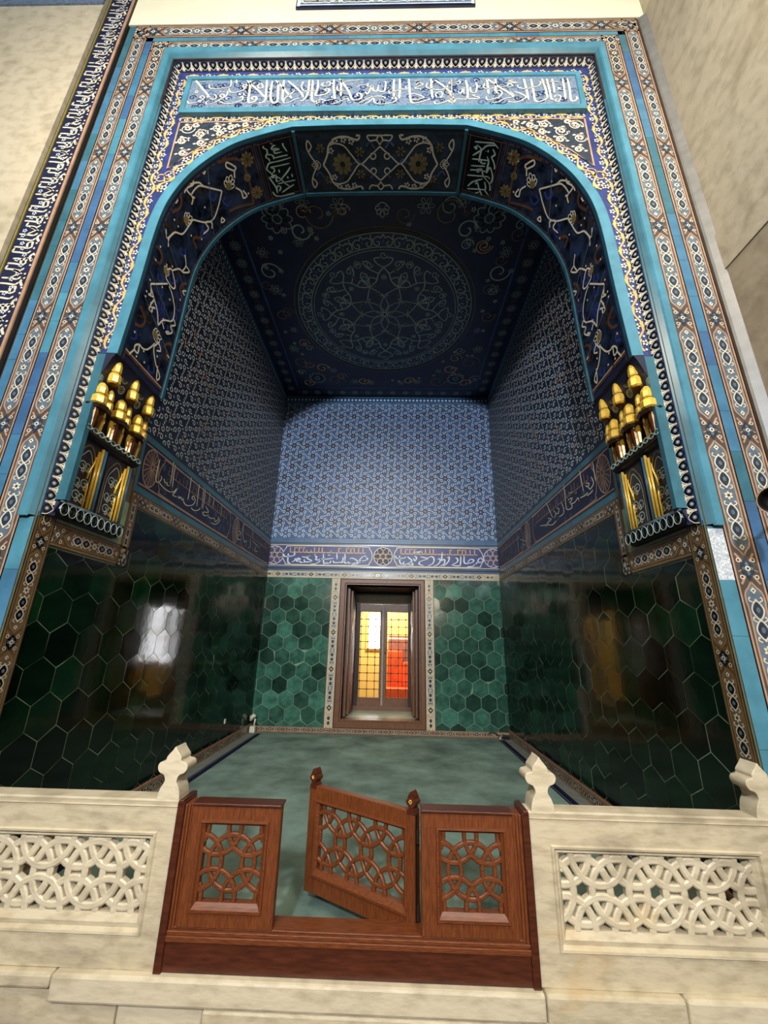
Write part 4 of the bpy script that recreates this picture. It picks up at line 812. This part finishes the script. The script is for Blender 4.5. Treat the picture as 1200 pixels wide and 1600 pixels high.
# --- script frieze on the left, small panel on the plaster above
t = empty('inscription_frieze', (-2.83, 0, 0)); tag(t, 'upright dark frieze with dense white script left of the tile bands', 'inscription frieze')
f_ = MB(); f_.box(-2.985, -2.695, -.03, .0, -.3, 8.6, 'dark_gap'); f_.box(-2.968, -2.957, -.038, -.02, -.3, 8.6, 'yellow_line'); f_.box(-2.722, -2.70, -.040, -.02, -.3, 8.6, 'rose_light'); par(f_.build('frame'), t)
fr = Art(on_y(-.032), .002); fr.rect(-2.95, -2.725, -.3, 8.6, 'navy', 0)
rg = np.random.default_rng(5); mo = Motif(); rg = np.random.default_rng(15); z = 2.3; k = 0
while z < 8.5:                                          # script turned on its side, verticals reaching to the left
    x0 = -2.93 if k % 5 else -2.90
    kind = k % 7; xb = -2.775
    mo.pen([(x0, z+.012), (x0+.06, z+.006), (xb-.03, z-.004), (xb, z+.02)], .024, 'cream', 3)
    if kind in (0, 3): mo.pen([(x0, z+.012), (x0+.012, z+.055)], .022, 'cream', 3)
    if kind in (1, 4): mo.pen([(xb-.045, z), (xb-.05, z+.05), (xb-.015, z+.06), (xb-.01, z+.02)], .020, 'cream', 3)
    if kind in (2, 5): mo.pen([(xb+.035, z-.02), (xb+.01, z+.03), (xb+.035, z+.07)], .022, 'cream', 3)
    if kind == 6: mo.pen([(-2.88, z), (-2.80, z+.06), (-2.86, z+.09), (xb, z+.05)], .020, 'cream', 3)
    mo.flower((rg.uniform(-2.90, -2.80), z+.05), .022, 'bluewhite', 'navy', 2, 5)
    mo.disc((xb+.02+rg.uniform(-.01, .02), z+.05), .010, 'cream', 3, 6)
    z += [.06, .05, .07, .055, .085, .055, .09][kind]; k += 1
fr.lay(mo, (-2.95, -2.725, -.3, 8.6)); par(fr.build('lettering'), t)
pn = Art(on_y(-.03), .002); lay_band(pn, -.918, 7.99, 1.88, .34, False, bg='steel', line='bluewhite', field='plum', L=.42, edge='navy')
pn.rect(-.918, -.885, 7.82, 8.16, 'bluewhite', 4); pn.rect(.93, .962, 7.82, 8.16, 'bluewhite', 4)
o = MB(); o.box(-.93, .972, -.03, -.014, 7.80, 8.18, 'navy'); tp = empty('tile_plaque', (0, -.014, 7.8)); tag(tp, 'small patterned tile panel in the cream plaster at the top edge', 'tile panel'); par(o.build('backing'), tp); par(pn.build('patterned_face'), tp)

# --- stone around the facade
o = MB(); o.box(-6, -3.06, -.012, .5, -.6, 9.6, 'limestone'); o.box(-3.07, -2.98, .03, .5, -.6, 9.6, 'dark_gap'); o.box(-2.98, -2.69, 0, .5, -.6, 9.6, 'dark_gap'); o.box(-6, -3.06, -.03, -.01, 7.97, 8.2, 'mottled_grey')
struct(o.build('trim_1'))
o = MB(); o.box(2.69, 3.6, -4, .5, -.6, 4.165, 'limestone_brown'); o.box(2.68, 3.6, -4, .5, 4.165, 4.51, 'limestone'); o.box(2.69, 3.6, -4, .5, 4.51, 6.95, 'limestone'); o.box(2.69, 3.6, -4, .5, 6.95, 9.6, 'limestone')
struct(o.build('trim_2'))
o = MB(); o.prism([(2.632, .0), (2.642, -.012), (2.692, -.045), (2.70, .0)], 'z', -.3, 7.58, 'grey_tile')
struct(o.build('trim_3'))

# ------------------------------------------------------------------ ledge of marble slabs and the hall floor in front
def slabobj(n, *bx, m='marble', bev=.012): o = MB().box(*bx, m).build(n, bevel=bev); return struct(o)
slabobj('trim_4', -3.2, -1.278, -.165, .02, -.055, .0); slabobj('trim_5', -1.274, .86, -.172, .02, -.095, .002, m='marble_white'); slabobj('trim_6', .864, 1.446, -.17, .02, -.20, .002); slabobj('trim_7', 1.45, 3.2, -.17, .02, -.13, .003, m='marble_white')
slabobj('trim_8', -3.2, -.98, -.14, .02, -.6, -.056); slabobj('trim_9', -.976, -.60, -.142, .02, -.6, -.096, m='marble_white'); slabobj('trim_10', -.596, .9, -.168, .02, -.6, -.0955); slabobj('trim_11', .904, 3.2, -.15, .02, -.6, -.131)
MB().box(-6, 6, -9.5, -.13, -.75, -.6, 'hall_carpet').build('floor').__setitem__('kind', 'structure')

# ------------------------------------------------------------------ marble balustrades
YA, YB2 = -.133, -.035
def ring_lattice(mb, x0, x1, z0, z1, y0, y1, a, r, w, m, cx, cz, fn=None):
    """interlaced rings on a triangular grid, cut at the opening; each ring a moulded band"""
    row = a*math.sqrt(3)/2; j0 = int((z0-cz)/row)-2; n = 0
    for j in range(j0, int((z1-cz)/row)+3):
        for i in range(int((x0-cx)/a)-3, int((x1-cx)/a)+4):
            c = np.array([cx+i*a+(a/2 if j % 2 else 0), cz+j*row])
            if c[0]+r < x0-.01 or c[0]-r > x1+.01 or c[1]+r < z0-.01 or c[1]-r > z1+.01: continue
            an = np.linspace(0, 2*PI, 49); n += 1; e = .0009*(((2*i+(j % 2)-j)//2-j) % 3)
            for k in range(48):
                am = (an[k]+an[k+1])/2; p = c+r*np.array([math.cos(am), math.sin(am)])
                if not (x0-.004 < p[0] < x1+.004 and z0-.004 < p[1] < z1+.004): continue
                v = []
                for b in (an[k], an[k+1]):
                    u = np.array([math.cos(b), math.sin(b)])
                    for rr, y in ((r-w/2, y0+.004), (r-w/2*.55, y0-e), (r+w/2*.55, y0-e), (r+w/2, y0+.004), (r+w/2, y1), (r-w/2, y1)):
                        q = c+u*rr; v.append((q[0], y, q[1]))
                if fn: v = [fn(*q) for q in v]
                mb.add(v, [(i_, (i_+1) % 6, 6+(i_+1) % 6, 6+i_) for i_ in range(6)]+[(0, 1, 2, 3, 4, 5), (11, 10, 9, 8, 7, 6)], m)
FIN = [(-.057, .0), (-.054, .03), (-.045, .06), (-.030, .088), (-.039, .114), (-.064, .126), (-.075, .149), (-.066, .169), (-.040, .176), (-.036, .195), (-.012, .224), (.0, .240), (.012, .224), (.036, .195), (.040, .176), (.066, .169), (.075, .149), (.064, .126), (.039, .114), (.030, .088), (.045, .06), (.054, .03), (.057, .0)]
def balustrade(x0, x1, o0, o1, f0, f1, fins, cx, label):
    r = empty('marble_balustrade', ((x0+x1)/2, YA, 0)); tag(r, label, 'balustrade', 'carved marble balustrades along the ledge')
    zo0, zo1 = .193, .478
    b = MB(); b.rects([(x0, x1, .001, .622, YA+.004), (x0+.003, x1-.003, .004, .622, YA), (f0, f1, .121, .518, YA), (f0+.006, f1-.006, .127, .512, YA-.008), (f0+.015, f1-.015, .136, .503, YA-.006), (f0+.022, f1-.022, .147, .497, YA+.008), (f0+.032, f1-.032, .165, .487, YA+.006), (o0, o1, zo0, zo1, YA+.022), (o0, o1, zo0, zo1, YB2-.01), (x0, x1, .001, .622, YB2)], 'marble', closed=True)
    b.rects([(x0, x1, .618, .622, YA-.001), (x0, x1, .622, .645, YA-.008), (x0, x1, .622, .650, YA+.004), (x0, x1, .622, .650, YB2), (x0, x1, .618, .622, YB2)], 'marble_white')
    par(b.build('slab'), r)
    l = MB(); ring_lattice(l, o0, o1, zo0, zo1, YA+.020, YA+.052, .168, .125, .032, 'marble_white', cx, (zo0+zo1)/2); par(l.build('pierced_lattice'), r)
    for c in fins:
        q = spline([(c+p[0], .640+p[1]) for p in FIN], 4); m = MB(); m.prism([tuple(p) for p in q], 'y', YA-.006, YB2, 'marble_white'); par(m.build('finial', bevel=.005), r)
balustrade(-2.115, -.842, -1.86, -.955, -1.91, -.925, (-.90, -1.985), -1.045, 'carved marble balustrade left of the wooden gate')
balustrade(.853, 2.115, .989, 1.868, .945, 1.917, (.925, 1.985), 1.085, 'carved marble balustrade right of the wooden gate')

# ------------------------------------------------------------------ wooden gate
gt = empty('wooden_gate', (0, YA, 0)); tag(gt, 'red-brown wooden gate with pierced panels and one leaf standing open', 'gate')
GY = YA-.006
b = MB(); b.box(-.812, .825, GY, -.03, .003, .112, 'wood_dark'); b.box(-.812, .825, GY-.008, -.03, .112, .134, 'wood'); b.box(-.812, .825, GY-.002, -.03, .134, .150, 'wood'); b.box(-.812, .825, GY+.012, -.02, .150, .158, 'wood'); par(b.build('base_rail', bevel=.003), gt)
for x0, x1 in ((-.840, -.806), (.818, .852)):
    b = MB(); b.box(x0, x1, GY-.012, -.015, .003, .645, 'wood_dark'); b.box(x0+.004, x1-.004, GY-.016, -.01, .640, .656, 'wood_dark'); par(b.build('post', bevel=.003), gt)
def wood_panel(name, x0, x1, z0, z1, o, lat, fn=None, parent=None, jamb=None):
    """stiles and rails, a bead moulding and a ring lattice"""
    y0 = GY+.006; y1 = y0+.042; I = (fn or (lambda *p: p))
    b = MB(); b.rects([(x0, x1, z0, z1, y1), (x0, x1, z0, z1, y0+.003), (x0+.003, x1-.003, z0+.003, z1-.003, y0), (o[0]-.026, o[1]+.026, o[2]-.036, o[3]+.022, y0)], 'wood_v', fn=fn)
    b.rects([(o[0], o[1], o[2], o[3], y1), (x0, x1, z0, z1, y1)], 'wood_v', fn=fn); p = par(b.build(name), parent)
    m = MB(); m.rects([(o[0]-.026, o[1]+.026, o[2]-.036, o[3]+.022, y0), (o[0]-.024, o[1]+.024, o[2]-.034, o[3]+.020, y0-.009), (o[0]-.015, o[1]+.015, o[2]-.022, o[3]+.013, y0-.010), (o[0]-.010, o[1]+.010, o[2]-.012, o[3]+.009, y0-.001), (o[0], o[1], o[2], o[3], y0+.008), (o[0], o[1], o[2], o[3], y1)], 'wood', fn=fn)
    q = m.build('bead_moulding'); q.parent = p
    l = MB(); ring_lattice(l, o[0], o[1], o[2], o[3], y0+.010, y0+.026, *lat, fn=fn); q = l.build('pierced_lattice'); q.parent = p
    return p
for x0, x1, o in ((-.772, -.335, (-.698, -.415, .250, .550)), (.340, .777, (.436, .715, .248, .551))):
    c = (o[0]+o[1])/2
    p = wood_panel('side_panel', x0, x1, .158, .630, o, (.158, .109, .0195, 'wood', c, (o[2]+o[3])/2), parent=gt)
    b = MB(); b.box(min(x0, x0), x1, GY-.002, -.05, .630, .641, 'wood_dark'); q = b.build('cap', bevel=.002); q.parent = p
    xa, xb = (-.806, -.772) if x0 < 0 else (.777, .818)
    b = MB()
    for k in range(3): w = (xb-xa)/3; b.box(xa+w*k, xa+w*(k+1), GY+.002+.007*(k if x0 < 0 else 2-k), -.04, .150, .634, 'wood_v')
    q = b.build('fluted_stile', bevel=.002); q.parent = p
# open leaf, hinged at the right panel and swung into the room
HX, HY = .318, -.045; d_ = Vector((-.600, .375)).normalized(); nn = Vector((d_.y, -d_.x)); nn = -nn if nn.y > 0 else nn
LW = .705; y0 = GY+.006
def leaf(x, y, z): u = LW-x; v = y-y0; return (HX+d_.x*u-nn.x*v, HY+d_.y*u-nn.y*v, z)
o = (.072, .635, .205, .510)
lf = wood_panel('gate_leaf', .0, LW, .095, .598, o, (.176, .122, .0205, 'wood', .31, .3575), fn=leaf, parent=gt)
LF = [(-.024, 0), (-.021, .016), (-.012, .026), (-.016, .036), (-.026, .046), (-.027, .058), (-.018, .068), (-.016, .078), (-.006, .094), (0, .100), (.006, .094), (.016, .078), (.018, .068), (.027, .058), (.026, .046), (.016, .036), (.012, .026), (.021, .016), (.024, 0)]
for xc in (.024, LW-.024):
    m = MB(); q = spline([(xc+p[0], .585+p[1]) for p in LF], 3); n = len(q)
    v = [leaf(p[0], y0-.006, p[1]) for p in q]+[leaf(p[0], y0+.046, p[1]) for p in q]
    m.add(v, [tuple(range(n)), tuple(range(2*n-1, n-1, -1))]+[(i, (i+1) % n, n+(i+1) % n, n+i) for i in range(n)], 'wood_dark')
    q = m.build('finial'); q.parent = lf
    m = MB(); bx = [leaf(xc+sx*.024, yy, zz) for sx in (-1, 1) for yy in (y0-.005, y0+.045) for zz in (.095, .59)]; m.add(bx, [(0, 1, 3, 2), (4, 6, 7, 5), (0, 4, 5, 1), (2, 3, 7, 6), (0, 2, 6, 4), (1, 5, 7, 3)], 'wood_v'); q = m.build('corner_stile', bevel=.003); q.parent = lf
    m = MB()
    for k in range(6):
        a = PI/3*k; c = leaf(xc+.008*math.cos(a), y0-.009, .640+.008*math.sin(a)); m.lathe([(.001, -.004), (.005, 0), (.001, .004)], c, 'brass', 8)
    c = leaf(xc, y0-.010, .640); m.lathe([(.001, -.004), (.004, 0), (.001, .004)], c, 'brass', 8)
    q = m.build('brass_flower', smooth=True); q.parent = lf
for z in (.2, .5):
    hg = MB(); hg.lathe([(.008, -.03), (.008, .03)], (HX+.012, HY+.0, z), 'iron', 8); q = hg.build('hinge'); q.parent = lf

# ------------------------------------------------------------------ carpet
cr = empty('carpet', (0, 0, 0)); tag(cr, 'sea-green carpet with navy side borders covering the raised floor', 'carpet')
m = MB(); m.box(-1.855, 1.868, .01, 4.66, 0, .012, 'carpet'); par(m.build('pile_field', bevel=.004), cr)
for x0, x1 in ((-1.94, -1.856), (1.869, 1.955)):
    m = MB(); m.box(x0, x1, .01, 4.66, 0, .012, 'carpet_navy'); m.box(x0+.015, x0+.022, .01, 4.66, .012, .0125, 'grey_tile'); par(m.build('side_border'), cr)

# ------------------------------------------------------------------ window in the back wall
wn = MB(); cx0, cx1 = -.752, .757
wn.rects([(cx0, cx1, .077, 2.50, YB+.01), (cx0, cx1, .077, 2.50, YB-.035), (cx0+.012, cx1-.012, .089, 2.488, YB-.045), (WX0-.03, WX1+.03, WZ0-.04, WZ1+.03, YB-.045), (WX0-.02, WX1+.02, WZ0-.03, WZ1+.02, YB-.025), (WX0, WX1, WZ0-.01, WZ1, YB-.025), (WX0, WX1, WZ0-.01, WZ1, YB+.2)], 'old_wood')
wn = struct(wn.build('window_1'))
m = MB(); m.box(WX0, WX1, YB-.02, YB+1.15, WZ0-.03, WZ0-.012, 'marble_sill'); m.build('sill', wn)
m = MB(); m.box(WX0-.001, WX0+.02, YB+.15, YB+1.2, WZ0, WZ1, 'old_wood_dark'); m.box(WX1-.02, WX1+.001, YB+.15, YB+1.2, WZ0, WZ1, 'old_wood_dark'); m.box(WX0, WX1, YB+.15, YB+1.2, WZ1-.02, WZ1+.01, 'old_wood_dark'); m.build('reveal_lining', wn)
for sg, xa, xb in ((-1, WX0+.02, WX0+.115), (1, WX1-.02, WX1-.115)):
    sh = MB(); x0, x1 = sorted((xa, xa-sg*.035)); sh.box(x0, x1, YB+.12, YB+.86, WZ0+.01, WZ1-.05, 'old_wood'); x2 = xa-sg*.038; x0, x1 = sorted((x2, xa-sg*.075)); sh.box(x0, x1, YB+.30, YB+.92, WZ0+.01, WZ1-.05, 'old_wood')
    s_ = sh.build('shutter', wn, bevel=.004)
    for z0, z1 in ((.30, .75), (.83, 1.62), (1.70, 2.25)):
        f_ = on_left(x1) if sg < 0 else on_right(x0)
        pm = MB()
        for q0, q1, r0, r1, hh in ((.38, .84, z0, z1, .006), (.43, .79, z0+.05, z1-.05, .012)):
            a = x1 if sg < 0 else x0; e = a-sg*hh; l0, l1 = sorted((a+sg*.002, e)); pm.box(l0, l1, YB+q0, YB+q1, r0, r1, 'old_wood')
        pm.build('raised_panel', s_, bevel=.003)
    kn = MB(); kn.lathe([(.004, 0), (.016, .012), (.012, .03), (.001, .034)], ((x1 if sg < 0 else x0-.034), YB+.86, 1.30), 'iron', 10, 'x'); kn.build('knob', s_)
YG = YB+1.0
tr = MB(); tr.box(WX0, WX1, YG-.02, YG+.05, 2.19, 2.37, 'old_wood_grey'); tr.box(WX0, WX1, YG-.035, YG+.05, 2.155, 2.19, 'old_wood_grey'); tr.box(WX0, WX1, YG-.05, YG+.03, 2.355, 2.39, 'old_wood_dark'); tr.box(WX0, WX1, YG-.02, YG+.05, WZ0-.012, .285, 'old_wood'); tr.box(WX0, -.46, YG-.02, YG+.05, .28, 2.16, 'old_wood_dark'); tr.box(.50, WX1, YG-.02, YG+.05, .28, 2.16, 'old_wood_dark'); tr.build('fixed_frame', wn)
for x0, x1, p0, p1 in ((-.47, .003, -.446, -.055), (.006, .52, .090, .50)):
    z0, z1 = .425, 2.003
    s_ = MB(); s_.rects([(x0, x1, .285, 2.15, YG+.04), (x0, x1, .285, 2.15, YG), (p0-.012, p1+.012, z0-.015, z1+.012, YG-.004), (p0, p1, z0, z1, YG+.012), (p0, p1, z0, z1, YG+.04)], 'old_wood'); s_ = s_.build('casement_sash', wn)
    g = MB(); a = .1435; c0 = -.285 if x0 < -.1 else .172
    nr = 11; dz = (z1-z0)/nr
    for i in range(1, nr): g.box(p0, p1, YG+.014, YG+.026, z0+dz*i-.0055, z0+dz*i+.0055, 'iron')
    for i in range(-2, 5):
        x = c0+a*i
        if p0+.01 < x < p1-.01:
            g.box(x-.0055, x+.0055, YG+.013, YG+.027, z0, z1, 'iron')
            for k in range(1, nr): g.lathe([(.001, -.012), (.015, -.010), (.019, 0), (.015, .010), (.001, .012)], (x, YG+.02, z0+dz*k), 'iron', 8)
    g.build('iron_grille', s_)
    gl = MB(); gl.box(p0, p1, YG+.032, YG+.034, z0, z1, 'window_glass'); gl.build('pane', s_)
kn = MB(); kn.lathe([(.004, 0), (.018, -.012), (.014, -.03), (.001, -.034)], (.065, YG-.004, 1.23), 'iron', 10, 'y'); kn.build('knob', wn)
bt = MB(); bt.box(-.012, .020, YG-.014, YG, .29, 2.16, 'old_wood_grey'); bt.build('meeting_bead', wn)

# --- the lit room behind the grille
m = MB(); m.box(-2.6, 2.6, 8.6, 8.75, -.3, 3.4, 'yellow_paint'); struct(m.build('wall_far'))
m = MB(); m.box(-2.6, -2.45, YB+D, 8.75, -.3, 3.4, 'yellow_paint'); m.box(2.45, 2.6, YB+D, 8.75, -.3, 3.4, 'yellow_paint'); m.box(-2.6, 2.6, YB+D, 8.75, 3.25, 3.4, 'yellow_paint'); struct(m.build('wall_far'))
m = MB(); m.box(-2.6, 2.6, YB+D, 8.75, -.35, -.3, 'floor_grey'); struct(m.build('floor'))
w2 = MB(); xa, xb, za, zb = -.44, .0, 1.28, 2.14; w2.rects([(xa-.05, xb+.05, za-.05, zb+.05, 8.6), (xa-.05, xb+.05, za-.05, zb+.05, 8.56), (xa, xb, za, zb, 8.55), (xa, xb, za, zb, 8.59)], 'yellow_paint'); w2 = struct(w2.build('window_2'))
m = MB(); m.box(xa, xb, 8.585, 8.595, za, zb, 'daylight'); m.build('bright_pane', w2)
w3 = MB(); w3.rects([(.92, 2.08, .75, 2.35, 8.6), (.92, 2.08, .75, 2.35, 8.56), (.97, 2.03, .8, 2.3, 8.55), (.97, 2.03, .8, 2.3, 8.59)], 'yellow_paint'); w3 = struct(w3.build('window_3'))
m = MB(); m.box(.97, 2.03, 8.585, 8.595, .8, 2.3, 'daylight'); m.build('bright_pane', w3)
m = MB(); m.box(1.48, 1.52, 8.565, 8.585, .8, 2.3, 'yellow_paint'); m.box(.97, 2.03, 8.565, 8.585, 1.5, 1.54, 'yellow_paint'); m.build('glazing_bar', w3); m = MB(); m.box(xa, xb, 8.565, 8.585, 1.475, 1.49, 'yellow_paint'); m.build('glazing_bar', w2)
sf = empty('bench', (.55, 8.0, -.3)); tag(sf, 'orange-red upholstered bench seen through the lower right window panes', 'bench')
m = MB(); m.box(.06, .92, 7.65, 8.3, -.3, .42, 'orange_cloth'); m.box(.06, .92, 7.62, 7.68, .05, .09, 'cream'); par(m.build('seat', bevel=.03), sf)
m = MB(); m.box(.08, .45, 8.1, 8.35, .40, 1.25, 'orange_cloth'); m.box(.45, .88, 8.1, 8.35, .40, .98, 'orange_cloth'); par(m.build('backrest', bevel=.04), sf)
m = MB(); m.box(.1, .88, 8.36, 8.55, -.3, 1.60, 'mauve'); m.box(.08, .90, 8.355, 8.555, 1.50, 1.55, 'cream'); tag(m.build('sideboard', bevel=.01), 'mauve-brown sideboard behind the orange bench through the window', 'sideboard')

# ------------------------------------------------------------------ small fittings
pf = empty('corner_fitting', (-2.04, 4.78, 0)); tag(pf, 'small pale fitting with a bent tube in the back left corner', 'fitting')
m = MB(); m.box(-2.075, -1.99, 4.74, 4.83, .0, .095, 'white_plastic'); par(m.build('base', bevel=.008), pf)
m = MB(); m.tube([(-2.015, 4.78, .09), (-2.012, 4.78, .15), (-2.005, 4.78, .20)], .013, 'white_plastic', 10); par(m.build('tube', smooth=True), pf)
m = MB(); q = [(-2.0, 4.775, .235), (-2.03, 4.77, .245), (-2.06, 4.765, .225), (-2.075, 4.765, .17)]; m.tube(q, [.02, .034, .036, .018], 'white_plastic', 12); par(m.build('bulb_head', smooth=True), pf)
sp_ = MB(); sp_.box(-2.116, -2.10, 3.72, 3.76, .30, .36, 'white_plastic'); tag(sp_.build('wall_switch', bevel=.004), 'tiny white fitting low on the left green tiles', 'switch')
cb = empty('junction_box', (2.0, 4.80, 0)); tag(cb, 'small black box with a cable in the back right corner', 'box')
m = MB(); m.box(1.97, 2.065, 4.76, 4.85, 0, .055, 'black_plastic'); par(m.build('housing', bevel=.006), cb)
m = MB(); m.tube([(1.97, 4.79, .02), (1.92, 4.80, .03), (1.88, 4.85, .07), (1.82, 4.87, .085), (1.76, 4.87, .06)], .007, 'black_plastic', 6); par(m.build('cable', smooth=True), cb)
m = MB(); m.lathe([(.001, .0), (.014, .004), (.014, .03), (.001, .034)], (1.915, 4.76, .002), 'white_plastic', 10); par(m.build('plug', smooth=True), cb)
lp = empty('wall_lamp', (2.18, -.40, 2.16)); tag(lp, 'dark round lamp hood with a pale rim at the right edge', 'lamp')
ax = (Vector((.19, -2.4, 1.3))-Vector((2.18, -.4, 2.16))).normalized()
def lathe_dir(prof, c, ax, m, seg=28):
    q = ax.to_track_quat('Z', 'Y').to_matrix(); mb = MB(); mb.lathe(prof, (0, 0, 0), m, seg); mb.V = [np.array([list(q@Vector(v)+Vector(c)) for v in mb.V[0]])]; return mb
C_ = (2.195, -.40, 2.16)
par(lathe_dir([(.001, -.080), (.040, -.074), (.062, -.045), (.076, 0), (.073, 0), (.058, -.04), (.035, -.064), (.001, -.068)], C_, ax, 'black_plastic').build('hood', smooth=True), lp)
par(lathe_dir([(.073, -.003), (.079, -.002), (.079, .003), (.073, .003), (.073, -.003)], C_, ax, 'rose_light').build('rim', smooth=True), lp)
b0 = Vector(C_)-ax*.08; m = MB(); m.tube([b0, b0+Vector((.12, .05, .06)), Vector((2.60, -.30, 2.25)), Vector((2.70, -.29, 2.25))], .011, 'bronze', 8); m.lathe([(.04, -.012), (.04, .0)], (2.69, -.29, 2.25), 'bronze', 14, 'x'); par(m.build('arm', smooth=True), lp)
